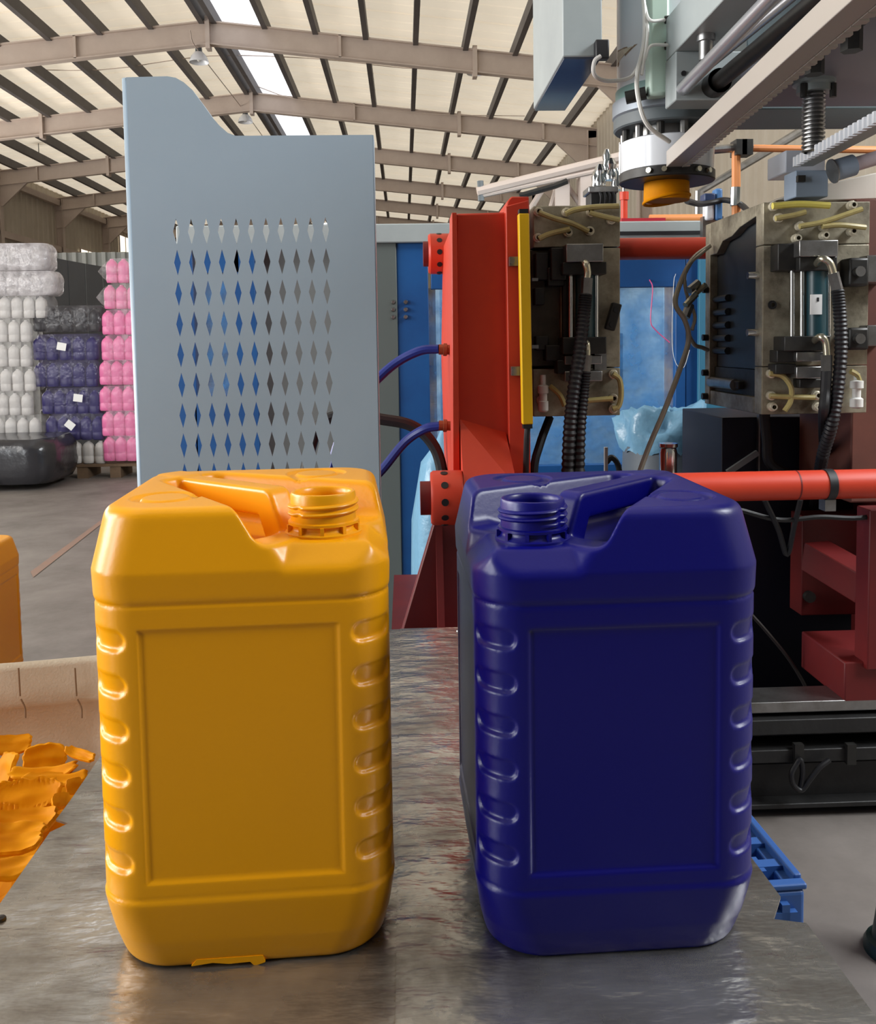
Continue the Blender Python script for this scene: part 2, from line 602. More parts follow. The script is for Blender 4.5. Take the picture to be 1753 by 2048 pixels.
def can_sdf(x, y, z):
    ax, ay = np.abs(x), np.abs(y)
    a = np.interp(z, ZS, AS).astype(np.float32)
    r = .045 + .010 * (1 - sstep(0, .07, z))
    qx, qy = ax - (a - r), ay - (a - r)
    d = np.hypot(np.maximum(qx, 0), np.maximum(qy, 0)) + np.minimum(np.maximum(qx, qy), 0) - r
    t = np.minimum(ax, ay)
    dp = np.maximum(t - .0915, np.abs(z - .2133) - .1222)
    d = d + .0022 * sstep(.0012, -.0028, dp)
    k = np.clip(np.round((z - .111) / .0429), 0, 5)
    zc = z - .111 - k * .0429
    s = np.hypot(np.maximum(.113 - t, 0), zc) - .0105
    ramp = .22 + .78 * np.clip((.0125 - zc) / .019, 0, 1)
    d = d + .0040 * ramp * sstep(.0012, -.0026, s)
    d = smax(d, z - .4475, .011)
    d = smax(d, -z, .004)
    u = (x - y) * .70710678
    v = np.abs(x + y) * .70710678
    # lowered shoulder round the neck
    dn = smax(smax(z - .4115, ((-y - .1405) + (z - .3885)) * .707, .003), ((x - .1405) + (z - .3885)) * .707, .003)
    db = (u - (.105 - (z - .43) * .6)) * .857
    d = smax(d, smin(dn, db, .002), .005)
    # diagonal trough beside the handle
    w = .05 + .26 * (u + .07) + (z - .447) * .42
    fl = np.interp(u, [-.1, .03, .085], [.398, .392, .4115]).astype(np.float32)
    dc = smax(smax(v - w, -(u + .115) - (z - .447) * .3, .012), fl - z, .01)
    d = smax(d, -dc, .005)
    # stacking recesses in the two top blocks
    for cx, cy in ((-.078, -.062), (.062, .078)):
        q = np.hypot((x - cx) * 1.0, y - cy) - .034
        ring = np.abs(q + .006) - .005
        d = d + .0030 * sstep(.0015, -.002, ring) * sstep(.43, .44, z)
    # carrying handle
    def seg(p, q):
        px, pz = u - p[0], z - p[1]
        bx, bz = q[0] - p[0], q[1] - p[1]
        h = np.clip((px * bx + pz * bz) / (bx * bx + bz * bz), 0, 1)
        return np.hypot(px - bx * h, pz - bz * h)
    e = np.minimum(seg((-.15, .4315), (.032, .4335)), seg((.032, .4335), (.052, .39)))
    dh = smax(e - .0148, v - .0138, .005)
    d = smin(d, dh, .007)
    d = np.maximum(d, -np.maximum(np.hypot(x - NK, y + NK) - .0262, .34 - z))
    return d


def surface_nets(fn, lo, hi, h):
    n = [int(math.ceil((hi[i] - lo[i]) / h)) + 1 for i in range(3)]
    axs = [(lo[i] + h * np.arange(n[i])).astype(np.float32) for i in range(3)]
    G = np.empty(n, dtype=np.float32)
    for i in range(0, n[0], 24):
        X, Y, Z = np.meshgrid(axs[0][i:i + 24], axs[1], axs[2], indexing='ij')
        G[i:i + 24] = fn(X, Y, Z)
    S = G < 0
    cs = np.zeros([m - 1 for m in n], dtype=np.uint8)
    corners = [(a, b, c) for a in (0, 1) for b in (0, 1) for c in (0, 1)]
    for a, b, c in corners:
        cs += S[a:n[0] - 1 + a, b:n[1] - 1 + b, c:n[2] - 1 + c]
    act = np.argwhere((cs > 0) & (cs < 8))
    idx = np.full(cs.shape, -1, dtype=np.int64)
    idx[tuple(act.T)] = np.arange(len(act))
    acc = np.zeros((len(act), 3))
    cnt = np.zeros(len(act))
    for p in corners:
        for ax in range(3):
            if p[ax]: continue
            q = list(p); q[ax] = 1
            gp = G[act[:, 0] + p[0], act[:, 1] + p[1], act[:, 2] + p[2]]
            gq = G[act[:, 0] + q[0], act[:, 1] + q[1], act[:, 2] + q[2]]
            m = (gp < 0) != (gq < 0)
            t = np.where(m, gp / np.where(m, gp - gq, 1), 0)
            pos = np.tile(np.array(p, float), (len(act), 1))
            pos[:, ax] = t
            acc += pos * m[:, None]
            cnt += m
    V = (act + acc / cnt[:, None]) * h + np.array(lo)
    # Newton steps onto the true surface
    for _ in range(2):
        e = 0.0006
        f0 = fn(*V.T)
        gr = np.stack([fn(*(V + e * np.eye(3)[i]).T) - fn(*(V - e * np.eye(3)[i]).T) for i in range(3)], 1) / (2 * e)
        stp = (f0 / np.maximum((gr ** 2).sum(1), .3))[:, None] * gr
        V = V - np.clip(stp, -h * .5, h * .5)
    quads = []
    for ax in range(3):
        b, c = [(1, 2), (2, 0), (0, 1)][ax]
        sl0 = [slice(None)] * 3; sl1 = [slice(None)] * 3
        sl0[ax] = slice(0, -1); sl1[ax] = slice(1, None)
        for q in (b, c):
            sl0[q] = slice(1, -1); sl1[q] = slice(1, -1)
        A, B = S[tuple(sl0)], S[tuple(sl1)]
        for flip, msk in ((False, A & ~B), (True, ~A & B)):
            e = np.argwhere(msk)
            if not len(e): continue
            e[:, b] += 1; e[:, c] += 1
            def at_(db, dc):
                w = e.copy(); w[:, b] -= db; w[:, c] -= dc
                return idx[tuple(w.T)]
            q4 = np.stack([at_(1, 1), at_(0, 1), at_(0, 0), at_(1, 0)], 1)
            quads.append(q4[:, ::-1] if flip else q4)
    return V, np.concatenate(quads)


def np_mesh(name, V, Q):
    me = bpy.data.meshes.new(name)
    me.vertices.add(len(V))
    me.vertices.foreach_set('co', V.astype(np.float32).ravel())
    me.loops.add(Q.size)
    me.loops.foreach_set('vertex_index', Q.astype(np.int32).ravel())
    me.polygons.add(len(Q))
    me.polygons.foreach_set('loop_start', np.arange(0, Q.size, 4, dtype=np.int32))
    me.polygons.foreach_set('use_smooth', [True] * len(Q))
    me.update()
    me.validate()
    return me


_V, _Q = surface_nets(can_sdf, (-.150, -.150, -.008), (.150, .150, .462), .0023)
can_body_me = np_mesh('body', _V, _Q)
can_body_me.materials.append(YEL)


def neck_mesh(gap):
    mb = MB()
    prof = [(.0375, .4085), (.0375, .4125), (.0335, .4145), (.0318, .417), (.0318, .4195), (.0345, .4205), (.0345, .423), (.0318, .424), (.0318, .449), (.0308, .4515), (.0288, .452), (.0268, .4505), (.0262, .445), (.0262, .34)]
    mb.lathe(prof, (NK, -NK, 0), 64)
    # helical thread: 2.3 turns of a small ridge
    n, m = 150, 5
    vs, fs = [], []
    for i in range(n + 1):
        th = 2 * PI * 2.5 * i / n
        zc = .4275 + .0175 * i / n
        fade = min(1, i / 8, (n - i) / 8)
        if gap and abs(((th + PI * .75 + PI * 0) % PI) - PI / 2) > PI / 2 - .13: fade *= 0.1
        for j in range(m):
            ph = -PI / 2 + PI * j / (m - 1)
            rr = .0316 + max(fade, .02) * .0031 * math.cos(ph)
            vs.append((NK + rr * math.cos(th), -NK + rr * math.sin(th), zc + .0023 * math.sin(ph)))
    for i in range(n):
        for j in range(m - 1):
            fs.append((i * m + j, (i + 1) * m + j, (i + 1) * m + j + 1, i * m + j + 1))
    mb.add(vs, fs)
    for k in range(10):
        th = 2 * PI * (k + .5) / 10
        R = Matrix.Translation((NK, -NK, 0)) @ Matrix.Rotation(th, 4, 'Z')
        mb.box((.0315, -.0018, .412), (.0362, .0018, .4205), R)
    me = mb.mesh('neck')
    me.polygons.foreach_set('use_smooth', [True] * len(me.polygons))
    me.set_sharp_from_angle(angle=0.9)
    me.materials.append(YEL)
    return me


neck_me = neck_mesh(True)


def slot(o, m):
    o.material_slots[0].link = 'OBJECT'
    o.material_slots[0].material = m


def jerry_can(label, m, loc, rz, s=1.0):
    t = thing('jerry_can', label, 'jerry can', loc, 'plastic jerry cans')
    t.rotation_euler.z = rz
    t.scale = (s * 1.02, s * 1.02, s)
    for nm, me in (('body', can_body_me), ('neck', neck_me)):
        o = bpy.data.objects.new(nm, me)
        COL.objects.link(o)
        o.parent = t
        slot(o, m)
    return t


TZ = 0.85
yc = at(471, 1500, .846)
can_y = jerry_can('open yellow plastic jerry can standing on the metal table, neck at its right corner', YEL, (yc.x, .846 + .145, TZ), math.radians(2.6), 1.02)
bc = at(1244, 1500, .838)
can_b = jerry_can('open dark blue plastic jerry can standing on the metal table', BLU, (bc.x, .838 + .142, TZ), math.radians(-90 + 1.5), 1.0)
# ragged flash left on the yellow can's bottom edge, and the blue can's parting line over its neck corner
fl = MB()
fl.prism([(-.055, -.002), (-.05, .004), (.012, .004), (.014, -.003), (.004, -.006), (.0, -.0015), (-.02, -.0022), (-.035, .0)], -.1305, -.1262)
o = fl.build('flash_tab', YEL); o.parent = can_y; o.matrix_parent_inverse = Matrix.Identity(4); o.location = (0, 0, .004)

# ------------------------------------------------------------------ table
def atz(px, py, z):
    d = _f + _r * ((px - PPX) / F) - _u * ((py - PPY) / F)
    return CAM + d * ((z - EYE) / d.z)


tl0, tl1 = atz(0, 1795, TZ), atz(183, 1532, TZ)
tr0, tr1 = atz(1753, 2044, TZ), atz(1516, 1728, TZ)
def ext(a, b, Y):
    return a + (b - a) * ((Y - a.y) / (b.y - a.y))
TB, TF = atz(845, 1256, TZ).y, 0.42
Lb, Lf, Rb, Rf = ext(tl0, tl1, TB), ext(tl0, tl1, TF), ext(tr0, tr1, TB), ext(tr0, tr1, TF)
table = thing('work_table', 'metal-topped work table under the yellow and blue cans', 'table', ((Lb.x + Rb.x) / 2, 1.2, 0))
SEAM = atz(793, 1900, TZ).x
notchL = [atz(140, 1600, TZ), atz(112, 1637, TZ), atz(136, 1645, TZ), atz(100, 1662, TZ)]
notchR = [atz(1614, 1846, TZ), atz(1548, 1838, TZ), atz(1562, 1793, TZ)]
polyL = [(Lf.x, Lf.y), *[(p.x, p.y) for p in reversed(notchL)], (Lb.x, Lb.y), (SEAM + .006, TB), (SEAM + .003, TF)]
polyR = [(SEAM, TF), (SEAM, TB), (Rb.x, Rb.y), *[(p.x, p.y) for p in reversed(notchR)], (Rf.x, Rf.y)]
MB().prism(polyL, TZ - .004, TZ - .0012, 'xy').build('top_sheet', STEEL_SHEET, table, smooth=False, label='left sheet of the metal top')
MB().prism(polyR, TZ - .0032, TZ, 'xy').build('top_sheet', STEEL_SHEET, table, smooth=False, label='right sheet of the metal top')
# board and frame below, standing in from the edges
i0 = .13
MB().prism([(Lf.x + i0, TF + .02), (Lb.x + i0, TB - .01), (Rb.x - i0 - .06, TB - .01), (Rf.x - i0 - .06, TF + .02)], TZ - .03, TZ - .0045, 'xy').build('table_board', WOOD, table, smooth=False)
for (a, b) in (((Lf.x + .16, TF + .05), (Lb.x + .16, TB - .05)), ((Rf.x - .13, TF + .05), (Rb.x - .13, TB - .05)), ((Lf.x + .16, TF + .05), (Rf.x - .13, TF + .05)), ((Lb.x + .16, TB - .05), (Rb.x - .13, TB - .05))):
    MB().bar((*a, TZ - .055), (*b, TZ - .055), .05, .05).build('table_rail', OILY, table, smooth=False)
for p in ((Lf.x + .16, TF + .05), (Lb.x + .16, TB - .05), (Rf.x - .13, TF + .05), (Rb.x - .13, TB - .05)):
    MB().box((p[0] - .025, p[1] - .025, 0), (p[0] + .025, p[1] + .025, TZ - .08)).build('leg', OILY, table, smooth=False)
# rivets and crumpled edge strip along the back
for k, (px, py) in enumerate([(775, 1262), (918, 1262), (1, 1838)]):
    p = atz(px, py, TZ)
    MB().lathe([(.006, 0), (.005, .002), (0, .003)], (p.x, p.y, TZ), 10).build('rivet', OILY if k == 2 else STEEL, table)

# ------------------------------------------------------------------ woven sack of yellow flash scraps
sx0, sx1, sy0, sy1 = -1.45, Lb.x + .05, .62, 1.68
sack = thing('woven_sack', 'large open woven sack of yellow scraps beside the metal table', 'sack', ((sx0 + sx1) / 2, (sy0 + sy1) / 2, 0))


def ring(x0, x1, y0, y1, r, n=14):
    pts = []
    for (cx, cy, a0) in ((x1 - r, y1 - r, 0), (x0 + r, y1 - r, PI / 2), (x0 + r, y0 + r, PI), (x1 - r, y0 + r, 1.5 * PI)):
        for i in range(n):
            a = a0 + (PI / 2) * i / (n - 1)
            pts.append((cx + r * math.cos(a), cy + r * math.sin(a)))
    # subdivide straight runs
    out = []
    for i, p in enumerate(pts):
        q = pts[(i + 1) % len(pts)]
        L = math.hypot(q[0] - p[0], q[1] - p[1])
        m = max(1, int(L / .05))
        for k in range(m):
            out.append((p[0] + (q[0] - p[0]) * k / m, p[1] + (q[1] - p[1]) * k / m))
    return out


from mathutils import noise as mnoise
RZ = at(95, 1338, 1.64).z
base = ring(sx0, sx1, sy0, sy1, .16)
lv = [(.0, .02, 0), (-.01, .2, 1), (-.02, .45, 1), (-.01, .66, 1), (.0, RZ - .05, 1), (-.008, RZ - .015, .7), (.0, RZ - .002, .6), (.012, RZ, .6), (.02, RZ - .012, .7), (.016, RZ - .05, .9), (.03, RZ - .075, .9), (.02, RZ - .085, 1), (.024, RZ - .16, 1.2), (.03, RZ - .26, 1.2)]
mb = MB()
cx, cy = (sx0 + sx1) / 2, (sy0 + sy1) / 2
vs, fs = [], []
for inset, z, amp in lv:
    for i, (x, y) in enumerate(base):
        dx, dy = cx - x, cy - y
        L = math.hypot(dx, dy)
        nz = mnoise.noise(Vector((x * 5, y * 5, z * 3 + 3)))
        ins = inset + amp * .012 * (nz + mnoise.noise(Vector((x * 17, y * 17, z * 9))) * .5)
        zz = z - (.075 * min(1, max(0, (x - sx1 + .2) / .14)) if z > .5 and y < sy1 - .02 else 0) + (.008 * mnoise.noise(Vector((x * 3, y * 3, 7))) + .012 * (x - cx) / .5 if z > .5 else 0)
        vs.append((x + dx / L * ins, y + dy / L * ins, zz))
nb = len(base)
for k in range(len(lv) - 1):
    for i in range(nb):
        j = (i + 1) % nb
        fs.append((k * nb + i, k * nb + j, (k + 1) * nb + j, (k + 1) * nb + i))
fs.append(tuple(range(nb - 1, -1, -1)))
MB().add(vs, fs).build('sack_cloth', SACK, sack, angle=2)
SEAMT = mat('sack_thread', (120, 92, 64), .7)
for px in (37, 150):
    pts = []
    for y in (1336, 1352, 1372, 1392):
        p = at(px + (y - 1336) * .06 * (1 if (y // 10) % 2 else -1), y, 1.612)
        pts.append(p)
    MB().tube(pts, .0016, n=6).build('stitch_seam', SEAMT, sack)
    p2 = [at(px + 5, 1398, 1.612), at(px + 13, 1416, 1.611), at(px + 14, 1436, 1.609)]
    MB().tube(p2, .0016, n=6).build('stitch_seam', SEAMT, sack)
SCR = mat('scrap_yellow', (222, 150, 6), 0.6, var=(14, .6), rgb2=(206, 122, 4), spec=.08)
# the heap that fills the sack
nx, nyy = 34, 40
vs, fs = [], []
for j in range(nyy + 1):
    for i in range(nx + 1):
        x = sx0 + .05 + (sx1 - sx0 - .1) * i / nx
        y = sy0 + .05 + (sy1 - sy0 - .1) * j / nyy
        z = .655 + .05 * mnoise.noise(Vector((x * 7, y * 7, 1))) + .035 * mnoise.cell(Vector((x * 16, y * 22, 2)))
        vs.append((x, y, z))
for j in range(nyy):
    for i in range(nx):
        a = j * (nx + 1) + i
        fs.append((a, a + 1, a + nx + 2, a + nx + 1))
hp = MB().add(vs, fs).build('scrap_heap', SCR, label='heap of yellow plastic flash filling the woven sack', cat='plastic scraps', kind='stuff', smooth=False)


D = math.radians


def scrap(label, px, py, Y, w, h, th, tilt, yaw, roll=0.0, wavy=0.0, seed=1, rows=0):
    w, h = w * .88, h * .74
    c = at(px, py, Y)
    R = Matrix.Translation(c) @ Matrix.Rotation(yaw, 4, 'Z') @ Matrix.Rotation(tilt, 4, 'X') @ Matrix.Rotation(roll, 4, 'Y')
    N = 26
    sd = seed * 3.7
    edge = lambda t, k: mnoise.noise(Vector((t * 2.2, k * 5.0 + sd, 0))) * .14 + mnoise.noise(Vector((t * 5, k * 5.0 + sd, 3))) * .03
    vs, fs = [], []
    for sgn in (1, -1):
        for j in range(N + 1):
            for i in range(N + 1):
                u_, v_ = -1 + 2 * i / N, -1 + 2 * j / N
                # rounded-corner square, with uneven edges and optional scallops along the top
                x = u_ * math.sqrt(1 - .34 * v_ * v_) * (1 + edge(v_, 1 if u_ > 0 else 2) * abs(u_))
                y = v_ * math.sqrt(1 - .34 * u_ * u_) * (1 + (edge(u_, 3 if v_ > 0 else 4) + (wavy * .6 * math.sin(u_ * 9 + sd) if v_ > 0 and rows else 0)) * abs(v_))
                m_ = max(abs(u_), abs(v_))
                t_ = th * (.5 if m_ < .92 else .5 * math.sqrt(max(0.0, 1 - ((m_ - .92) / .08) ** 2)))
                rel = th * .16 * math.sin(x * w * 420) if rows and m_ < .85 and sgn > 0 else 0
                bend = .10 * (x * x) * w + .06 * w * mnoise.noise(Vector((x * 1.3 + sd, y * 1.3, 1)))
                vs.append(R @ Vector((x * w / 2, y * h / 2, sgn * t_ + rel + bend)))
    m1 = (N + 1) ** 2
    for k in (0, 1):
        for j in range(N):
            for i in range(N):
                a_ = k * m1 + j * (N + 1) + i
                q = (a_, a_ + 1, a_ + N + 2, a_ + N + 1)
                fs.append(q if k == 0 else q[::-1])
    o = MB().add(vs, fs).build('plastic_scrap', SCR, label=label, cat='plastic scrap', group='yellow flash scraps in the sack', angle=1.2)
    return o


scrap('yellow flash scrap standing on edge against the sack back wall, curled end to the right', 92, 1512, 1.50, .082, .058, .008, D(80), D(8), D(0), .03, 3)
scrap('yellow leaf-shaped scrap lying at the back of the sack, beside the standing piece', 22, 1490, 1.53, .075, .05, .007, D(38), D(12), D(6), .1, 4)
scrap('yellow scrap leaning at the left in front of the leaf-shaped piece', 16, 1540, 1.44, .062, .075, .008, D(60), D(-25), D(-20), .02, 5)
scrap('narrow pale yellow blade of scrap pointing at the table edge', 163, 1510, 1.40, .07, .024, .006, D(35), D(-30), D(8), 0, 6)
scrap('thin yellow scrap strip lying flat below the standing piece', 90, 1547, 1.40, .12, .04, .006, D(14), D(4), D(-3), .05, 7)
scrap('thin yellow scrap strip lying under the other thin strip', 110, 1562, 1.375, .11, .05, .006, D(10), D(10), D(4), .04, 17)
scrap('large bright yellow scrap with a scalloped upper edge and ribbed face', 56, 1592, 1.30, .11, .068, .009, D(42), D(8), D(0), .13, 8, 1)
scrap('small lumpy yellow scrap between the scalloped piece and the table edge', 122, 1603, 1.27, .03, .03, .012, D(40), D(20), D(10), .14, 9)
scrap('yellow chip tucked right against the table edge', 148, 1572, 1.33, .028, .034, .007, D(55), D(30), D(0), .05, 10)
scrap('long thick yellow scrap lying below the scalloped piece', 48, 1645, 1.22, .105, .05, .012, D(22), D(6), D(0), .07, 11)
scrap('long yellow scrap edge just under the thick piece', 36, 1667, 1.19, .085, .045, .008, D(16), D(4), D(2), .05, 12)
scrap('lowest long yellow scrap edge in the pile, near the table edge', 32, 1690, 1.165, .08, .045, .008, D(14), D(4), D(-2), .05, 13)
scrap('dark-lying yellow scrap at the bottom of the pile beside the table edge', 20, 1738, 1.12, .08, .05, .008, D(10), D(12), D(3), .06, 14)

# third can, on a low bench behind the sack
Y3 = 2.42
b3 = at(-134, 1440, Y3)
can_3 = jerry_can('yellow jerry can behind the woven sack, cut off by the left edge', YEL, (b3.x, Y3 + .145, b3.z), D(2), 1.0)
bench = thing('low_bench', 'low wooden bench hidden behind the sack, holding a yellow jerry can', 'bench', (b3.x, Y3 + .1, 0))
MB().box((b3.x - .45, Y3 - .1, b3.z - .04), (b3.x + .1, Y3 + .4, b3.z)).build('bench_top', WOOD, bench, bev=.004)
for xx in (b3.x - .42, b3.x + .03):
    for yy2 in (Y3 - .07, Y3 + .33):
        MB().box((xx, yy2, 0), (xx + .05, yy2 + .05, b3.z - .04)).build('leg', WOOD, bench)

# ------------------------------------------------------------------ perforated guard panel
GY = 2.2
guard = thing('perforated_guard', 'tall grey sheet-metal guard with rows of diamond holes behind the yellow can', 'machine guard', (at(510, 900, GY).x, GY, 0))
gx0, gx1 = at(262, 400, GY).x, at(748, 400, GY).x
cols = np.linspace(at(358, 600, GY).x, at(655, 600, GY).x, 11)
rows_px = [462, 530, 592, 654, 714, 774, 833, 890, 948, 1008]
rows = [at(505, p, GY).z for p in rows_px]
dw = (cols[1] - cols[0])
hw_, hh_ = .0083, .031
pit = (rows[0] - rows[-1]) / (len(rows) - 1)
rows = [rows[0] - pit * i for i in range(len(rows))]
pcx0, pcx1 = cols[0] - dw / 2, cols[-1] + dw / 2
pcz1, pcz0 = rows[0] + pit / 2, rows[-1] - pit / 2
zt1, zt2 = at(505, 155, GY).z, at(600, 272, GY).z
mb = MB()
for c in cols:
    for r in rows:
        x0, x1, z0, z1 = c - dw / 2, c + dw / 2, r - pit / 2, r + pit / 2
        vs = [(x0, 0, z0), (x1, 0, z0), (x1, 0, z1), (x0, 0, z1), (c, 0, r - hh_), (c + hw_, 0, r), (c, 0, r + hh_), (c - hw_, 0, r)]
        mb.add(vs, [(0, 1, 4), (1, 2, 5), (2, 3, 6), (3, 0, 7), (0, 4, 7), (1, 5, 4), (2, 6, 5), (3, 7, 6)])
mb.add([(gx0, 0, pcz0), (pcx0, 0, pcz0), (pcx0, 0, pcz1), (gx0, 0, pcz1)], [(0, 1, 2, 3)])
mb.add([(pcx1, 0, pcz0), (gx1, 0, pcz0), (gx1, 0, pcz1), (pcx1, 0, pcz1)], [(0, 1, 2, 3)])
mb.add([(gx0, 0, 0.02), (gx1, 0, 0.02), (gx1, 0, pcz0), (gx0, 0, pcz0)], [(0, 1, 2, 3)])
pts = [at(262, 155, GY), at(335, 153, GY), at(352, 156, GY), at(368, 165, GY), at(385, 180, GY), at(405, 207, GY), at(425, 235, GY), at(440, 252, GY), at(456, 266, GY), at(472, 272, GY), at(748, 270, GY)]
tops = [(p.x, p.z) for p in pts]
tops[0] = (gx0, tops[0][1]); tops[-1] = (gx1, tops[-1][1])
mb.add([(gx0, 0, pcz1), (gx1, 0, pcz1)] + [(x, 0, z) for x, z in reversed(tops)], [tuple(range(len(tops) + 2))])
o = mb.build('perforated_sheet', GREY_PAINT, None, smooth=False)
o.parent = guard; o.location = (-guard.location.x, 0, 0)
md = o.modifiers.new('solid', 'SOLIDIFY'); md.thickness = .0022; md.offset = 1
o.modifiers.new('weld', 'WELD').merge_threshold = .0003
# rounded flange on the left and folded flange on the right
fl = MB()
R0 = .014
prof = [(R0 * math.sin(a), R0 - R0 * math.cos(a)) for a in np.linspace(0, PI / 2, 7)]
vs, fs = [], []
zl = tops[0][1]
for (s, d) in prof + [(R0, .09)]:
    vs += [(gx0 - s, GY + d, .02), (gx0 - s, GY + d, zl)]
for i in range(len(vs) // 2 - 1):
    fs.append((2 * i, 2 * i + 1, 2 * i + 3, 2 * i + 2))
o = fl.add(vs, fs).build('side_flange', GREY_PAINT, guard, angle=1.2)
md = o.modifiers.new('solid', 'SOLIDIFY'); md.thickness = .002
zr = tops[-1][1]
fl = MB().box((gx1, GY, .02), (gx1 + .0022, GY + .075, zr)).box((gx1 - .03, GY + .073, .02), (gx1 + .0022, GY + .075, zr))
fl.build('side_flange', GREY_PAINT, guard, smooth=False)
fl = MB()
for i in range(len(tops) - 1):
    (xa, za), (xb, zb) = tops[i], tops[i + 1]
    fl.add([(xa, GY, za), (xb, GY, zb), (xb, GY + .03, zb), (xa, GY + .03, za)], [(0, 1, 2, 3)])
o = fl.build('top_flange', GREY_PAINT, guard, angle=1.0)
for xx in (gx0 + .02, gx1 - .08):
    MB().box((xx, GY + .01, 0), (xx + .06, GY + .14, .012)).build('foot_plate', STEEL, guard)
#@@SECTION3
# ------------------------------------------------------------------ blow-moulding machine: rear enclosure
EY = 4.5
enc = thing('machine_enclosure', 'blue and grey sliding-door enclosure with windows along the back of the machine', 'machine enclosure', (at(1000, 900, EY).x, EY, 0))
zfl = 0.0


def pframe(mb, x0, y0, x1, y1, Y, dep, wl, wr, wt, wb):
    """rectangular frame with an opening; widths in px"""
    pbox(mb, x0, y0, x0 + wl, y1, Y, dep)
    pbox(mb, x1 - wr, y0, x1, y1, Y, dep)
    pbox(mb, x0 + wl, y0, x1 - wr, y0 + wt, Y, dep)
    pbox(mb, x0 + wl, y1 - wb, x1 - wr, y1, Y, dep)
    return mb


TINT = film_mat('door_window', (70, 140, 205), .42, .12)
pbox(MB(), 352, 446, 1440, 484, EY, .22).build('top_rail', MACHGREY, enc, bev=.006)
pbox(MB(), 755, 482, 800, 1290, EY + .02, .18).build('post', mat('olive_grey_paint', (92, 100, 98), .45), enc, bev=.004)
pbox(MB(), 519, 482, 757, 1290, EY + .1, .06).build('fixed_panel', mat('panel_grey', (112, 116, 116), .5), enc)
dm = pframe(MB(), 800, 486, 912, 1290, EY + .03, .06, 62, 3, 92, 330)
dr = dm.build('door', BLUEPAINT, enc, bev=.003)
pbox(MB(), 860, 576, 912, 962, EY + .05, .01).build('window_pane', TINT, dr, smooth=False)
dm = pframe(MB(), 355, 486, 520, 1290, EY + .03, .06, 42, 42, 60, 500)
dr = dm.build('door', BLUEPAINT, enc, bev=.003)
pbox(MB(), 395, 545, 480, 792, EY + .05, .01).build('window_pane', TINT, dr, smooth=False)
dm = pframe(MB(), 912, 514, 1398, 1290, EY + .05, .06, 20, 26, 62, 360)
pbox(dm, 1352, 560, 1372, 940, EY + .045, .05)
dr = dm.build('door', BLUEPAINT, enc, bev=.003)
pbox(MB(), 930, 574, 1354, 935, EY + .075, .01).build('window_pane', TINT, dr, smooth=False)
pbox(MB(), 1398, 500, 1470, 1290, EY + .02, .1).build('door', mat('teal_blue_paint', (58, 120, 150), .45), enc, bev=.003)
pbox(MB(), 1240, 462, 1420, 469, EY - .012, .012).build('guide_slot', BLACK, enc)
for k, y in enumerate((604, 619, 634)):
    for x in (787, 812):
        c = at(x, y, EY)
        MB().lathe([(.012, -.03), (.012, 0), (.008, .006), (0, .006)], (c.x, c.y + .02, c.z), 10, axis=(0, -1, 0)).build('bolt_head', STEEL, enc)
pbox(MB(), 1470, 480, 2300, 1290, EY + .02, .1).build('fixed_panel', NAVY, enc)
# bright stock beyond the windows: white sacks and a pale machine panel standing past the enclosure
bgw = thing('pale_cabinet', 'pale blue cabinet standing beyond the enclosure windows', 'cabinet', (at(1200, 700, 5.6).x, 5.6, 0))
X0, X1, Z0, Z1 = prect(880, 500, 1330, 1090, 5.6)
MB().box((X0, 5.6, 0), (X1, 6.1, Z1 - .1)).build('cabinet_body', mat('pale_cabinet', (176, 204, 220), .5, var=(9, .8), rgb2=(120, 160, 190), bump=(40, .3)), bgw, bev=.01)
MB().box((X0 + .25, 5.585, .3), (X0 + .27, 5.6, Z1 - .2)).build('door_gap', DARKGREY, bgw)
MB().box((X1 - .3, 5.58, 1.2), (X1 - .27, 5.6, 1.5)).build('handle', STEEL, bgw)

# tie bars
UY, LY = 3.72, 2.55
def tiebar(label, x0, x1, y, Y, r, band=None):
    a, b = at(x0, y, Y), at(x1, y, Y)
    t = thing('tie_bar', label, 'tie bar', (a.x, Y, a.z), 'tie bars of the clamp')
    MB().cyl((a.x, Y, a.z), (b.x, Y, a.z), r, n=40).build('bar', RED, t)
    return t, a, b
tb1, a, b = tiebar('upper red tie bar running behind the two mould halves', 900, 2000, 502, UY, .045)
tb2, a, b = tiebar('lower orange-red tie bar with a black strap, right of the blue can', 900, 2100, 985, LY, .0425)
zl = at(1500, 985, LY).z
bx_ = at(1656, 985, LY).x
MB().cyl((bx_ - .012, LY, a.z), (bx_ + .012, LY, a.z), .0455, n=40).build('strap', BLACK, tb2)
MB().box((bx_ - .016, LY - .02, a.z - .075), (bx_ + .016, LY + .02, a.z - .042)).build('strap_buckle', STEEL, tb2)
jx = at(1592, 985, LY).x
MB().cyl((jx - .002, LY, a.z), (jx + .002, LY, a.z), .0431, n=40).build('joint_ring', DARKRED, tb2)


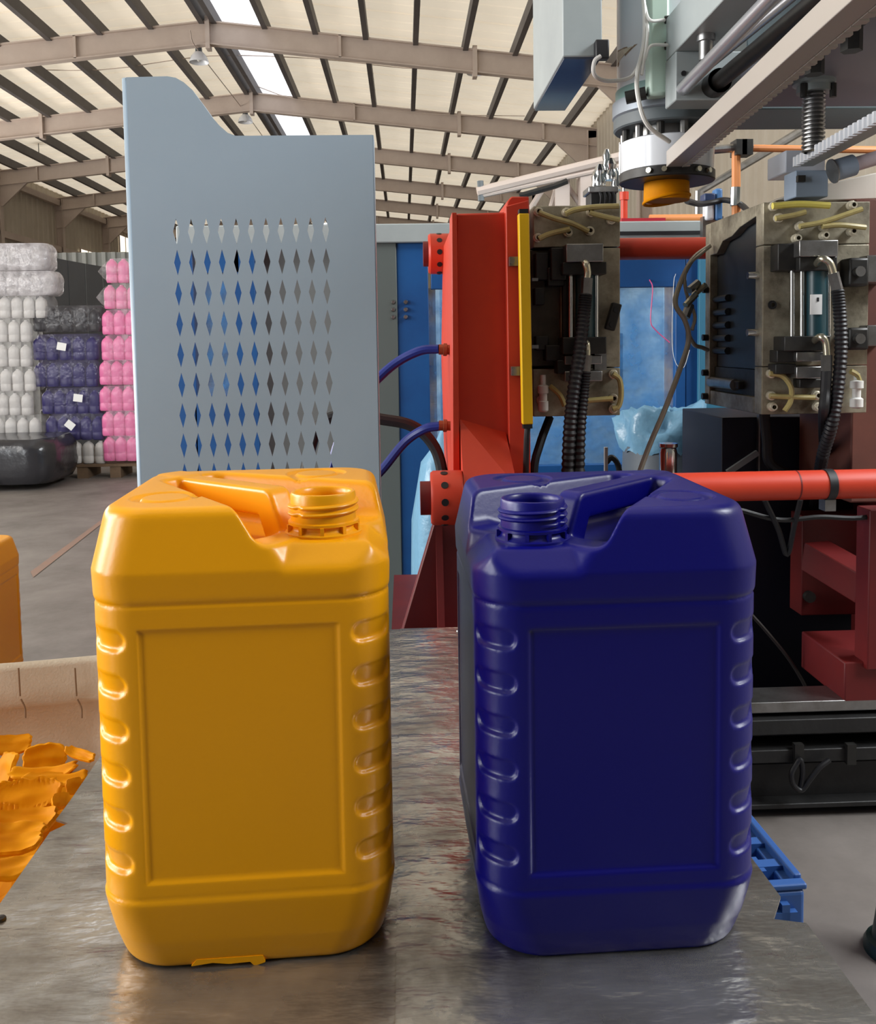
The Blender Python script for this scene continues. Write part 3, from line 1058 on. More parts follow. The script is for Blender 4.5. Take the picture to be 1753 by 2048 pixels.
def nut(label, x0, x1, y, Y, r, m, stub):
    a, b = at(x0, y, Y), at(x1, y, Y)
    t = thing('tie_bar_nut', label, 'nut', (a.x, Y, a.z), 'tie bar nuts on the clamp')
    n = MB().lathe([(r * .93, 0), (r, .008), (r, b.x - a.x - .004), (r * .96, b.x - a.x)], (a.x, Y, a.z), 40, axis=(1, 0, 0))
    n.lathe([(0, 0), (r * .93, 0)], (a.x, Y, a.z), 40, axis=(1, 0, 0))
    nb_ = n.build('nut_body', m, t)
    for k in range(10):
        th = 2 * PI * k / 10
        p = Vector((a.x + (b.x - a.x) * .42, Y + r * math.cos(th), a.z + r * math.sin(th)))
        d = Vector((0, math.cos(th), math.sin(th)))
        MB().cyl(p - d * .002, p + d * .0012, .0105, n=12).build('spanner_hole', BLACK, nb_)
    MB().cyl((a.x - stub, Y, a.z), (a.x, Y, a.z), r * .62, n=28).build('stub_end', DARKRED, t)
nut('red tie bar nut on the left of the upright platen, the upper one', 857, 908, 508, UY - .15, .079, RED, .02)
nut('orange-red tie bar nut at the foot of the platen, the lower one', 862, 925, 996, LY, .078, RED, .03)

# clamp platen, red-orange
PY = 2.66
plat = thing('clamp_platen', 'upright red-orange clamp platen left of the left mould half', 'clamp platen', (at(970, 1200, PY).x, PY, 0))
def pz(px, py, Y): 
    p = at(px, py, Y); return (p.x, p.z)
# main plate
MB().prism([pz(913, 427, PY), pz(1012, 424, PY), pz(1040, 430, PY), pz(1046, 1000, PY), pz(916, 1000, PY), pz(908, 720, PY)], PY, PY + .9).build('platen_body', RED, plat, bev=.006)
# side rib on the left edge, front step on the right
MB().prism([pz(904, 425, PY - .03), pz(914, 425, PY - .03), pz(921, 1000, PY - .03), pz(907, 1000, PY - .03)], PY - .03, PY + .1).build('edge_rib', RED, plat, bev=.002)
MB().prism([pz(1012, 412, PY - .035), pz(1058, 400, PY - .035), pz(1062, 955, PY - .035), pz(1020, 955, PY - .035)], PY - .035, PY + .2).build('mould_mount_plate', RED, plat, bev=.003)
MB().prism([pz(1008, 430, PY), pz(1014, 404, PY), pz(1022, 395, PY), pz(1057, 395, PY), pz(1058, 430, PY)], PY - .02, PY + .5).build('top_block', RED, plat, bev=.004)
# lower wedge whose face tilts up to the light
p = [at(920, 838, PY), at(1012, 865, PY), at(1022, 958, PY), at(921, 958, PY)]
w_ = MB().add([(p[0].x, PY, p[0].z), (p[1].x, PY, p[1].z), (p[2].x, PY - .17, p[2].z), (p[3].x, PY - .17, p[3].z),
               (p[0].x, PY + .02, p[0].z), (p[1].x, PY + .02, p[1].z), (p[2].x, PY + .02, p[2].z), (p[3].x, PY + .02, p[3].z)],
              [(0, 3, 2, 1), (4, 5, 6, 7), (0, 1, 5, 4), (1, 2, 6, 5), (2, 3, 7, 6), (3, 0, 4, 7)])
w_.build('lower_wedge', RED, plat, smooth=False)
# pedestal
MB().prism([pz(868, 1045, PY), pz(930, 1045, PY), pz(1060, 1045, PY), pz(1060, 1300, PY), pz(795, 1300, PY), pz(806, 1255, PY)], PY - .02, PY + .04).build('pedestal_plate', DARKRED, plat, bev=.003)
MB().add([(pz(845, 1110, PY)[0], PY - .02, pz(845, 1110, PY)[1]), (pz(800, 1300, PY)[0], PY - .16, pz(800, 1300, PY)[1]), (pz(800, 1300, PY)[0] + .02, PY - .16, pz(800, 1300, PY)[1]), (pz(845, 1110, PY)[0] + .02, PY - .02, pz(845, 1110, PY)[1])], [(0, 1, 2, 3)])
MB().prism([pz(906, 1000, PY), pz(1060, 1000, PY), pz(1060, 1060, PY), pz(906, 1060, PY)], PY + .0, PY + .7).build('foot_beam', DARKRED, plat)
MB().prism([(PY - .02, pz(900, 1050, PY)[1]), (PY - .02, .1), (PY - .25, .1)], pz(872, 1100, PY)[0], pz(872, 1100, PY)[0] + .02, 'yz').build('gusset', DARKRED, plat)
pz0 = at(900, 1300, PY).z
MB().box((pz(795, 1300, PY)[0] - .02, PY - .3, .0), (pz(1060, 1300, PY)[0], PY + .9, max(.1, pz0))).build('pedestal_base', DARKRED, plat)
for (x, y) in ((1028, 523), (1032, 742)):
    c = at(x, y, PY - .05)
    m_ = MB().box((c.x - .013, c.y - .01, c.z - .013), (c.x + .02, c.y + .016, c.z + .013))
    m_.cyl((c.x - .006, c.y - .02, c.z), (c.x - .006, c.y - .01, c.z), .008, n=10)
    m_.build('sensor_bracket', STEEL, plat)
lc = thing('light_curtain', 'slim yellow safety light curtain with black end caps on the platen edge', 'light curtain', (at(1048, 850, PY - .08).x, PY - .08, 0))
p0, p1 = at(1047, 428, PY - .09), at(1055, 848, PY - .09)
MB().bar(p0, p1, .03, .034, up=(0, 1, 0)).build('housing', SAFETY, lc, bev=.003)
dd = (p1 - p0).normalized()
MB().bar(p0 - dd * .012, p0, .026, .032, up=(0, 1, 0)).build('end_cap', BLACK, lc)
MB().bar(p1, p1 + dd * .012, .026, .032, up=(0, 1, 0)).build('end_cap', BLACK, lc)
ptube([(1056, 852, PY - .09), (1054, 880, PY - .09), (1052, 960, PY - .07), (1050, 1050, PY - .06)], .009).build('cable', BLACK, lc)

# ------------------------------------------------------------------ mould halves
MY, MD = 2.8, .54


def fitting(parent, x, y, Y, r=.0145, ln=.03, m=None):
    c = at(x, y, Y)
    MB().lathe([(r * .8, 0), (r, .004), (r, ln * .6), (r * .75, ln * .65), (r * .75, ln), (r * .45, ln)], (c.x, Y, c.z), 12, axis=(0, -1, 0)).build('hose_fitting', m or mat('cream_fitting', (214, 206, 184), .3, .3), parent)


def hose(name, label, pts, r, m, cat='hose', group=None, **k):
    return ptube(pts, r, **k).build(name, m, None, label=label, cat=cat, group=group)


ml = thing('mould_half', 'left grimy steel mould half behind the light curtain', 'mould half', (at(1150, 830, MY).x, MY, at(1150, 830, MY).z), 'blow mould halves')
for nm, (y0, y1) in (('mould_top', (411, 494)), ('mould_block', (496, 735)), ('mould_bottom', (737, 832))):
    pbox(MB(), 1067 if nm != 'mould_block' else 1122, y0, 1241, y1, MY, MD).build(nm, MOULD, ml, bev=.003, smooth=False)
pbox(MB(), 1060, 500, 1124, 733, MY + .03, MD - .1).build('back_plate', mat('dirty_back_plate', (98, 92, 80), .5, .5, var=(9, .6), rgb2=(52, 47, 40)), ml, bev=.003)
for (x0, y0, x1, y1) in ((1072, 505, 1098, 560), (1070, 575, 1090, 610), (1096, 535, 1130, 572), (1072, 672, 1098, 700), (1092, 690, 1132, 722), (1126, 560, 1136, 680)):
    pbox(MB(), x0, y0, x1, y1, MY - .01 - random.random() * .03, .08).build('clamp_block', BLACKM, ml, bev=.003)
for (x0, y0, x1, y1) in ((1065, 556, 1077, 562), (1065, 690, 1078, 697)):
    pbox(MB(), x0, y0, x1, y1, MY - .05, .02).build('clamp_pin', STEEL, ml)
# latch on the right edge
o = MB()
c0, c1 = at(1234, 607, MY - .03), at(1219, 660, MY - .03)
o.bar(c0, c1, .03, .03, up=(0, 1, 0)); lt = o.build('latch', BLACKM, ml, bev=.004)
for t in (.25, .8):
    c = c0.lerp(c1, t); MB().cyl(c - Vector((0, .018, 0)), c - Vector((0, .012, 0)), .008, n=12).build('latch_screw', BLACK, lt)

tubesL = [[(1078, 425), (1110, 437), (1145, 447), (1178, 463)], [(1132, 428), (1150, 420), (1190, 414), (1238, 412)], [(1180, 425), (1205, 432), (1240, 440)], [(1078, 478), (1100, 468), (1140, 458)],
          [(1226, 748), (1240, 760), (1243, 790), (1238, 812), (1226, 818)], [(1158, 803), (1190, 800), (1226, 797)], [(1100, 772), (1120, 790), (1130, 812)], [(1108, 775), (1120, 790), (1128, 812)]]
for k, tb in enumerate(tubesL[:7]):
    ptube([(x, y, MY - .035) for x, y in tb], .0085, n=8).build('water_tube', CLEARTUBE, ml)
for (x, y) in ((1076, 425), (1132, 426), (1181, 426), (1221, 441), (1075, 477), (1178, 463), (1135, 466), (1225, 748), (1225, 796), (1225, 817), (1082, 800)):
    fitting(ml, x, y, MY, m=WHITEPL if x < 1090 and y > 700 else None)
c = at(1087, 795, MY - .03)
MB().lathe([(.011, -.045), (.016, -.04), (.016, -.012), (.0125, -.01), (.0125, .012), (.017, .014), (.017, .036), (.009, .04), (.009, .07)], c, 14).build('white_coupling', WHITEPL, ml, label='white plastic hose coupling')


def cylinder_unit(label, blocks, rods, body, tag_rect, elbows, Y):
    xm = (body[0] + body[2]) / 2
    t = thing('hydraulic_cylinder', label, 'hydraulic cylinder', (at(xm, 700, Y).x, Y, at(xm, 700, Y).z), 'core-pulling cylinders on the mould halves')
    for (x0, y0, x1, y1, m, dep) in blocks:
        pbox(MB(), x0, y0, x1, y1, Y - dep, dep + .0).build('end_block' if m is BLACKM else 'mounting_block', m, t, bev=.003)
    for x, y0, y1 in rods:
        MB().cyl(at(x, y0, Y - .045), at(x, y1, Y - .045), .0075, n=14).build('tie_rod', CHROME, t)
    a, b = at(xm, body[1], Y - .04), at(xm, body[3], Y - .04)
    rr = (at(body[2], body[1], Y).x - at(body[0], body[1], Y).x) / 2
    MB().cyl(a, b, rr, n=28).build('barrel', TEAL, t)
    if tag_rect:
        X0, X1, Z0, Z1 = prect(*tag_rect, Y - .04 - rr)
        tg = MB().box((X0, Y - .044 - rr, Z0), (X1, Y - .04 - rr + .004, Z1)).build('paper_tag', PAPER, t, label='white paper tag')
        pbox(MB(), tag_rect[0] + 13, tag_rect[1] + 6, tag_rect[0] + 17, tag_rect[1] + 14, Y - .0455 - rr, .001).build('tag_mark', BLACK, tg)
    for e in elbows:
        el = ptube([(x, y, Y - d) for x, y, d in e[:-1]], .0115, n=12).build('elbow_fitting', BRASS, t)
        (x0, y0), (x1, y1) = e[-1]
        MB().cyl(at(x0, y0, Y - .125), at(x1, y1, Y - .125), .0165, n=6).build('ferrule', STEEL, el)
    return t


cylinder_unit('hydraulic cylinder with bright tie rods on the left mould half',
              [(1133, 487, 1208, 524, STEEL, .1), (1126, 524, 1214, 549, BLACKM, .085), (1103, 495, 1133, 560, BLACKM, .05), (1126, 674, 1214, 708, BLACKM, .085), (1130, 711, 1205, 729, STEEL, .075), (1130, 742, 1206, 763, STEEL, .075), (1115, 720, 1150, 748, BLACKM, .06)],
              [(1142, 546, 678), (1193, 546, 678)], (1152, 548, 1188, 676), None,
              [[(1170, 530, .08), (1172, 527, .125), (1176, 545, .125), (1174, 562, .125), ((1175, 556), (1173, 588))],
               [(1170, 689, .08), (1173, 687, .125), (1175, 700, .125), (1174, 715, .125), ((1174, 710), (1170, 743))]], MY)
pbox(MB(), 1190, 706, 1214, 740, MY - .05, .03).build('end_stop', STEEL, ml)
hose('hydraulic_hose', 'spiral-wrapped black hose hanging from the upper fitting of the left cylinder',
     [(1172, 588, MY - .125), (1168, 630, MY - .13), (1160, 700, MY - .14), (1148, 780, MY - .15), (1140, 860, MY - .15), (1136, 960, MY - .13), (1134, 1060, MY - .12), (1132, 1230, MY - .11), (1134, 1385, MY - .1)], .0175, BLACK, group='spiral-wrapped hydraulic hoses', steps=16, rings=True)
hose('hydraulic_hose', 'spiral-wrapped black hose hanging from the lower fitting of the left cylinder',
     [(1170, 743, MY - .125), (1166, 790, MY - .13), (1160, 860, MY - .14), (1158, 960, MY - .13), (1160, 1060, MY - .12), (1166, 1230, MY - .11), (1168, 1385, MY - .1)], .0165, BLACK, group='spiral-wrapped hydraulic hoses', steps=16, rings=True)
hose('black_hose', 'plain black hose slanting down below the left mould half', [(1100, 835, MY + .1), (1080, 890, MY + .05), (1068, 950, MY + .03), (1072, 1100, MY + .03), (1076, 1390, MY - .06)], .014, BLACK)

# right half: box with its cavity face open towards the left
mr = thing('mould_half', 'right grimy steel mould half with its dark cavity facing left', 'mould half', (at(1630, 830, MY).x, MY, at(1630, 830, MY).z), 'blow mould halves')
RX0 = at(1526, 600, MY).x
RX1 = at(1738, 600, MY).x
zt, zs1, zs2, zb = at(1600, 404, MY).z, at(1600, 490, MY).z, at(1600, 733, MY).z, at(1600, 828, MY).z
fpl = .06
MB().box((RX0, MY, zs1 + .002), (RX1, MY + fpl, zt)).build('front_plate', MOULD, mr, bev=.003, smooth=False)
MB().box((RX0, MY, zs2 + .002), (RX1, MY + fpl, zs1)).build('front_plate', MOULD, mr, bev=.003, smooth=False)
MB().box((RX0, MY, zb), (RX1, MY + fpl, zs2)).build('front_plate', MOULD, mr, bev=.003, smooth=False)
MB().box((RX0, MY + MD - .05, zb), (RX1, MY + MD, zt)).build('rear_plate', MOULD, mr, bev=.003, smooth=False)
MB().box((RX0 + .02, MY + fpl, at(1475, 786, MY + .3).z), (RX1, MY + MD - .05, at(1475, 735, MY + .3).z - .002)).build('lower_face', OILY, mr, smooth=False)
# stepped top block with the shoulder-shaped parting edge
zz = lambda y: at(1475, y, MY + .3).z
MB().prism([(MY + fpl, zt), (MY + MD - .05, zt), (MY + MD - .05, zz(500)), (MY + .42, zz(500)), (MY + .36, zz(478)), (MY + .27, zz(474)), (MY + .2, zz(462)), (MY + fpl, zz(452))], RX0, RX1, 'yz').build('pinch_block', MOULD, mr, bev=.002, smooth=False)
MB().box((RX0, MY + fpl, zb), (RX1, MY + MD - .06, zz(786))).build('base_block', MOULD, mr, bev=.003, smooth=False)
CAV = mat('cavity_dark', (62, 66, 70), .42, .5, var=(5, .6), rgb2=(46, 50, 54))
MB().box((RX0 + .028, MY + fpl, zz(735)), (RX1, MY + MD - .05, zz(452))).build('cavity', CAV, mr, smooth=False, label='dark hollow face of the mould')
for k, y in enumerate((594, 622, 649, 676, 702)):
    c = at(1440, y, MY + .42)
    MB().cyl((RX0 + .022, MY + .36, zz(y)), (RX0 + .022, MY + MD - .05, zz(y)), .013, n=10).build('cavity_rib', CAV, mr)
MB().cyl((RX0 + .005, MY + .24, zz(768)), (RX0 + .005, MY + MD - .06, zz(768)), .02, n=14).build('ejector_bar', STEEL, mr)
MB().box((RX0 - .0, MY + .2, zz(775)), (RX0 + .05, MY + .33, zz(760))).build('stop_block', BLACKM, mr, bev=.003)
for (x, y) in ((1514, 551), (1512, 665)):
    c = at(x, y, MY + .04)
    MB().cyl((RX0 - .035, MY + .035, c.z), (RX0 + .01, MY + .035, c.z), .012, n=14).build('guide_pin', CHROME, mr)
for (x, y) in ((1420, 580), (1418, 675), (1414, 745), (1412, 792)):
    c = at(x, y, MY + MD - .02)
    MB().cyl((RX0 - .02, MY + MD - .03, c.z), (RX0 + .01, MY + MD - .03, c.z), .012, n=10).build('side_bolt', BLACKM, mr)
tubesR = [[(1546, 412), (1600, 408), (1660, 411)], [(1552, 437), (1590, 430), (1612, 424)], [(1600, 453), (1650, 443), (1725, 418)], [(1645, 453), (1680, 450), (1732, 455)],
          [(1540, 747), (1566, 752), (1583, 775), (1582, 802), (1570, 822)], [(1540, 792), (1580, 794), (1630, 795)], [(1702, 742), (1715, 750), (1720, 762)]]
for k, tb in enumerate(tubesR):
    ptube([(x, y, MY - .035) for x, y in tb], .0105 if k == 0 else .0085, n=8).build('water_tube', mat('fresh_yellow_tube', (214, 200, 96), .3, spec=.6) if k == 0 else CLEARTUBE, mr)
for (x, y) in ((1545, 414), (1555, 437), (1597, 453), (1645, 455), (1700, 412), (1700, 464), (1590, 478), (1645, 472), (1540, 747), (1540, 791), (1542, 813), (1632, 813), (1630, 790)):
    fitting(mr, x, y, MY)
for (x, y) in ((1544, 610),):
    fitting(mr, x, y, MY, .014, .012, BLACK)
c = at(1714, 785, MY - .03)
MB().lathe([(.011, -.05), (.02, -.045), (.02, -.02), (.013, -.015), (.013, .012), (.02, .014), (.02, .036), (.009, .04), (.009, .06)], c, 14).build('white_coupling', WHITEPL, mr, label='white plastic hose coupling')
cylinder_unit('hydraulic cylinder with a white tag on the right mould half',
              [(1600, 480, 1678, 513, STEEL, .1), (1557, 487, 1600, 541, BLACKM, .06), (1600, 513, 1676, 541, BLACKM, .085), (1570, 672, 1662, 702, BLACKM, .085), (1594, 703, 1652, 723, STEEL, .08), (1594, 733, 1645, 757, STEEL, .075), (1555, 700, 1594, 725, BLACKM, .06), (1552, 728, 1594, 748, BLACKM, .06), (1600, 758, 1648, 776, BLACKM, .05)],
              [(1585, 540, 674), (1605, 538, 674), (1658, 538, 674)], (1612, 541, 1652, 673), (1622, 589, 1644, 629),
              [[(1634, 528, .08), (1645, 518, .12), (1660, 526, .125), (1668, 548, .125), ((1667, 546), (1676, 580))],
               [(1630, 681, .08), (1642, 674, .12), (1652, 684, .125), (1655, 712, .125), ((1654, 710), (1654, 742))]], MY)
hose('hydraulic_hose', 'spiral-wrapped black hose curving down from the upper fitting of the right cylinder',
     [(1676, 580, MY - .125), (1681, 630, MY - .13), (1683, 700, MY - .13), (1676, 780, MY - .13), (1664, 850, MY - .12), (1648, 905, MY - .02), (1638, 960, MY + .14), (1632, 1000, MY + .36), (1630, 1015, MY + .53)], .0165, BLACK, group='spiral-wrapped hydraulic hoses', steps=16, rings=True)
hose('hydraulic_hose', 'straight black hose below the lower fitting of the right cylinder',
     [(1654, 742, MY - .125), (1652, 780, MY - .125), (1648, 830, MY - .12), (1648, 880, MY + .1), (1650, 920, MY + .35), (1652, 935, MY + .53)], .0155, BLACK, group='spiral-wrapped hydraulic hoses')
# hinge/clamp blocks and the dark red platen at the far right
plr = thing('clamp_platen', 'brownish red clamp platen at the right edge behind the right mould half', 'clamp platen', (at(1760, 800, MY + .1).x, MY + .1, 0))
X0, X1, Z0, Z1 = prect(1700, 398, 2050, 1000, MY + .1)
MB().box((X0, MY + .08, Z0), (X1, MY + .47, Z1)).build('platen_body', mat('brown_red_paint', (128, 76, 62), .5, var=(4, .6), rgb2=(96, 60, 54)), plr, bev=.006)
for (y0, y1) in ((515, 572), (655, 700)):
    pbox(MB(), 1700, y0, 1740, y1, MY - .06, .14).build('clamp_block', BLACKM, plr, bev=.008)
    pbox(MB(), 1736, y0 - 5, 1800, y1 - 8, MY - .05, .13).build('clamp_plate', STEEL, plr, bev=.003)
    c = at(1716, (y0 + y1) / 2, MY - .06)
    MB().cyl(c, c - Vector((0, .02, 0)), .016, n=14).build('clamp_bolt', STEEL, plr)
MB().box((X0 + .2, MY + .1, at(1700, 1402, 2.62).z + .002), (X1, MY + .45, Z0)).build('platen_pedestal', DARKRED, plr)

# dark machine interior behind the lower tie bar
inn = thing('drive_housing', 'dark navy machine housing under the right mould half', 'machine housing', (at(1600, 1000, 3.3).x, 3.3, 0))
X0, X1, Z0, Z1 = prect(1446, 832, 1900, 1400, 3.3)
MB().box((X0, 3.315, 0), (X1, 3.8, Z1)).build('housing_body', NAVY, inn, bev=.004)
p0, p1 = at(1456, 945, 3.26), at(1516, 905, 3.26)
MB().bar(p0, p1, .02, .016, up=(0, 1, 0)).build('brace', MACHGREY, inn)
pbox(MB(), 1518, 830, 1521, 960, 3.285, .02).build('panel_seam', STEEL, inn)
hose('black_hose', 'thick black hose looping down under the right mould half', [(1530, 790, 3.1), (1530, 830, 3.1), (1535, 880, 3.1), (1540, 925, 3.1), (1580, 950, 3.1)], .018, BLACK)

# steel post and sack between the mould halves, and loose tubing
post = thing('blow_pin_post', 'bright steel blow pin post standing between the mould halves', 'blow pin', (at(1337, 950, 3.1).x, 3.1, at(1337, 1000, 3.1).z))
c = at(1337, 950, 3.1)
MB().lathe([(.034, -.45), (.034, -.02), (.031, .0), (.031, .08), (.028, .095), (.033, .1), (.033, .112), (0, .112)], c, 24).build('pin', CHROME, post)
MB().box((c.x - .1, 3.0, at(1520, 1402, 2.62).z + .004), (c.x + .1, 3.2, c.z - .44)).build('pin_base', OILY, post)
bag = thing('waste_drum', 'grey drum lined with a crumpled pale blue plastic bag behind the blow pin', 'drum', (at(1330, 950, 4.12).x, 4.12, 0))
c = at(1330, 898, 4.12)
MB().lathe([(.0, -c.z + .02), (.2, -c.z), (.2, -.6), (.205, -.59), (.2, -.58), (.2, -.2), (.205, -.19), (.2, -.18), (.19, .02)], c, 32).build('drum', mat('drum_grey', (92, 102, 112), .5), bag)
vs, fs = [], []
n, lv2 = 72, [(.2, -.08), (.21, -.04), (.215, .0), (.21, .03), (.2, .06), (.185, .085), (.16, .1), (.13, .09), (.09, .095), (.05, .1), (.0, .08)]
for k, (r, h) in enumerate(lv2):
    for i in range(n):
        a = 2 * PI * i / n
        q = mnoise.noise(Vector((math.cos(a) * 2.2, math.sin(a) * 2.2, k * .45))) + .3 * mnoise.noise(Vector((math.cos(a) * 6, math.sin(a) * 6, k * .9)))
        vs.append((c.x + r * (1 + .22 * q) * math.cos(a), c.y + r * (1 + .22 * q) * math.sin(a), c.z + .08 + h + .05 * q))
for k in range(len(lv2) - 1):
    for i in range(n):
        j = (i + 1) % n
        fs.append((k * n + i, k * n + j, (k + 1) * n + j, (k + 1) * n + i))
MB().add(vs, fs).build('bag_liner', mat('pale_blue_bag', (118, 166, 196), .3, bump=(20, .6)), bag, angle=1.6)
bag2 = thing('plastic_sack', 'pale blue plastic sack showing below the red platen by the lower window', 'sack', (at(880, 960, 3.9).x, 3.9, 0))
c = at(892, 950, 3.9)
vs, fs = [], []
lv2 = [(.12, -c.z), (.16, -c.z + .1), (.15, -.2), (.1, .06), (.05, .14), (.02, .2)]
for k, (r, h) in enumerate(lv2):
    for i in range(24):
        a = 2 * PI * i / 24
        q = mnoise.noise(Vector((math.cos(a) * 2, math.sin(a) * 2, k * .9)))
        vs.append((c.x + r * (1 + .2 * q) * math.cos(a), c.y + r * (1 + .2 * q) * math.sin(a), c.z + h))
for k in range(len(lv2) - 1):
    for i in range(24):
        j = (i + 1) % 24
        fs.append((k * 24 + i, k * 24 + j, (k + 1) * 24 + j, (k + 1) * 24 + i))
fs.append(tuple(range(23, -1, -1))); fs.append(tuple(range((len(lv2) - 1) * 24, len(lv2) * 24)))
MB().add(vs, fs).build('sack_body', MATS['pale_blue_bag'], bag2, angle=.6)
DUSTY = mat('dusty_tube', (186, 180, 164), .3, spec=.6)
hose('clear_tube', 'dusty clear tube hanging from the right mould half and trailing down to the left', [(1420, 492, 3.25), (1385, 520, 3.2), (1358, 575, 3.15), (1352, 610, 3.1), (1370, 640, 3.1), (1378, 680, 3.1), (1360, 740, 3.05), (1330, 820, 3.0), (1300, 890, 3.0), (1275, 960, 3.0), (1262, 1020, 3.0)], .009, DUSTY, n=8)
hose('clear_tube', 'second clear tube bending back to the right mould half', [(1378, 670, 3.12), (1390, 690, 3.2), (1405, 695, 3.25), (1416, 700, 3.28)], .008, DUSTY, n=8)
hose('clear_tube', 'thin looping clear tube beside the red tie bar end', [(1412, 500, 3.22), (1375, 535, 3.18), (1372, 580, 3.15), (1390, 630, 3.12), (1385, 660, 3.1)], .006, DUSTY, n=8)
vl = thing('valve_manifold', 'small metal valve cluster hanging on the tubes left of the right mould half', 'valve', at(1380, 610, 3.12))
for (x, y, r, l) in ((1388, 573, .014, .05), (1382, 600, .012, .06), (1376, 622, .016, .05), (1400, 580, .01, .06)):
    c = at(x, y, 3.12)
    d = Vector((random.uniform(-.5, 1), -.2, random.uniform(-1, .4))).normalized() * l / 2
    MB().cyl(c - d, c + d, r, n=8).build('valve_body', BRASS if r < .013 else STEEL, vl)
hose('pink_wire', 'thin pink wire curling in front of the blue door window', [(1300, 560, EY + .05), (1306, 578, EY - .03), (1302, 640, EY - .05), (1312, 660, EY - .05), (1340, 685, EY - .05)], .003, mat('pink_wire', (214, 90, 140), .4), cat='wire', n=6)
hose('white_wire', 'thin pale wire hanging beside the clear tube', [(1352, 548, EY + .05), (1348, 570, EY - .03), (1345, 680, EY - .03), (1352, 725, EY - .03), (1368, 735, EY - .03), (1380, 700, EY - .03)], .0015, WHITEPL, cat='wire', n=6)
hose('black_hose', 'black hose end curling up below the left mould half by the blue door', [(1222, 1370, 3.6), (1224, 1100, 3.6), (1238, 980, 3.6), (1238, 935, 3.6), (1225, 915, 3.6), (1213, 925, 3.6)], .012, BLACK)
pbx = thing('nozzle_stand', 'small pale nozzle stand behind the blue can below the left mould half', 'nozzle', at(1213, 960, 3.5))
pbox(MB(), 1211, 895, 1217, 1420, 3.5, .02).build('stand_plate', WHITEPL, pbx)
c = at(1200, 944, 3.48)
MB().cyl(c - Vector((0, 0, .12)), c, .012, n=10).build('nozzle', CHROME, pbx)

# blue hoses on the left of the platen
hose('blue_hose', 'blue rubber hose arching from behind the guard to the platen, upper one', [(640, 1300, 2.95), (655, 980, 2.95), (700, 830, 2.95), (740, 775, 2.95), (790, 728, 2.95), (840, 702, 2.93), (878, 698, 2.92)], .0155, DARKBLUEH, group='blue hoses of the clamp')
hose('blue_hose', 'blue rubber hose arching from behind the guard to the platen, lower one', [(670, 1300, 2.95), (680, 1050, 2.95), (710, 990, 2.95), (760, 945, 2.95), (810, 885, 2.95), (850, 858, 2.93), (880, 852, 2.92)], .0155, DARKBLUEH, group='blue hoses of the clamp')
for lab, y in (('copper-coloured hose coupling on the end of the upper blue hose', 699), ('copper-coloured hose coupling on the end of the lower blue hose', 851)):
    a, b = at(878, y, 2.92), at(908, y + 1, 2.92)
    MB().lathe([(.0, 0), (.017, 0), (.017, .014), (.021, .015), (.021, .026), (.016, .028), (.016, (b - a).length)], a, 14, axis=(b - a)).build('hose_coupling', mat('copper_fitting', (150, 96, 70), .35, .8), None, label=lab, cat='hose coupling', group='couplings of the blue hoses')
hose('black_hose', 'black hose coming round the guard and dropping behind the lower blue hose', [(600, 1280, 3.3), (620, 900, 3.3), (690, 828, 3.3), (760, 838, 3.3), (820, 850, 3.3), (860, 880, 3.3), (882, 930, 3.3), (885, 1010, 3.3), (880, 1260, 3.3)], .022, BLACK)

# ------------------------------------------------------------------ machine bed at lower right
BY = 2.6
bed = thing('machine_bed', 'dark oily steel machine bed with slide rails at the lower right', 'machine bed', (at(1640, 1600, BY).x, BY, 0))
def bedstrip(nm, y0, y1, Y, dep, m, x0=1130, **k):
    X0, X1, Z0, Z1 = prect(1520, y0, 1753, y1, Y)
    MB().box((at(x0, y0, Y).x, Y, Z0), (at(2150, y0, Y).x, Y + dep, Z1)).build(nm, m, bed, bev=.003, **k)
bedstrip('slide_rail', 1402, 1424, BY + .02, .12, STEEL)
bedstrip('rail_base', 1424, 1470, BY + .06, .16, OILY)
bedstrip('bed_beam', 1438, 1468, BY, .1, OILY)
bedstrip('bed_recess', 1468, 1500, BY + .1, .3, BLACKM)
bedstrip('lower_flange', 1498, 1524, BY + .0, .12, OILY)
bedstrip('bed_wall', 1524, 1606, BY + .05, .6, OILY)
bedstrip('foot_flange', 1606, 1616, BY + .0, .7, OILY)
for x in (1600, 1705):
    pbox(MB(), x - 9, 1490, x + 9, 1530, BY - .012, .02).build('cable_clip', BLACKM, bed)
hose('looped_cable', 'black cable hanging in a loop on the machine bed', [(1660, 1520, BY - .02), (1640, 1535, BY - .025), (1620, 1560, BY - .025), (1604, 1580, BY - .025), (1588, 1570, BY - .025), (1584, 1548, BY - .025), (1594, 1528, BY - .02), (1602, 1520, BY - .02), (1606, 1545, BY - .02), (1602, 1575, BY - .02)], .008, BLACK, cat='cable')
for x in (1250, 1500, 1720, 1950):
    c = at(x, 1620, BY)
    MB().box((c.x - .08, BY + .1, 0), (c.x + .08, BY + .5, at(1520, 1614, BY).z)).build('levelling_foot', OILY, bed)
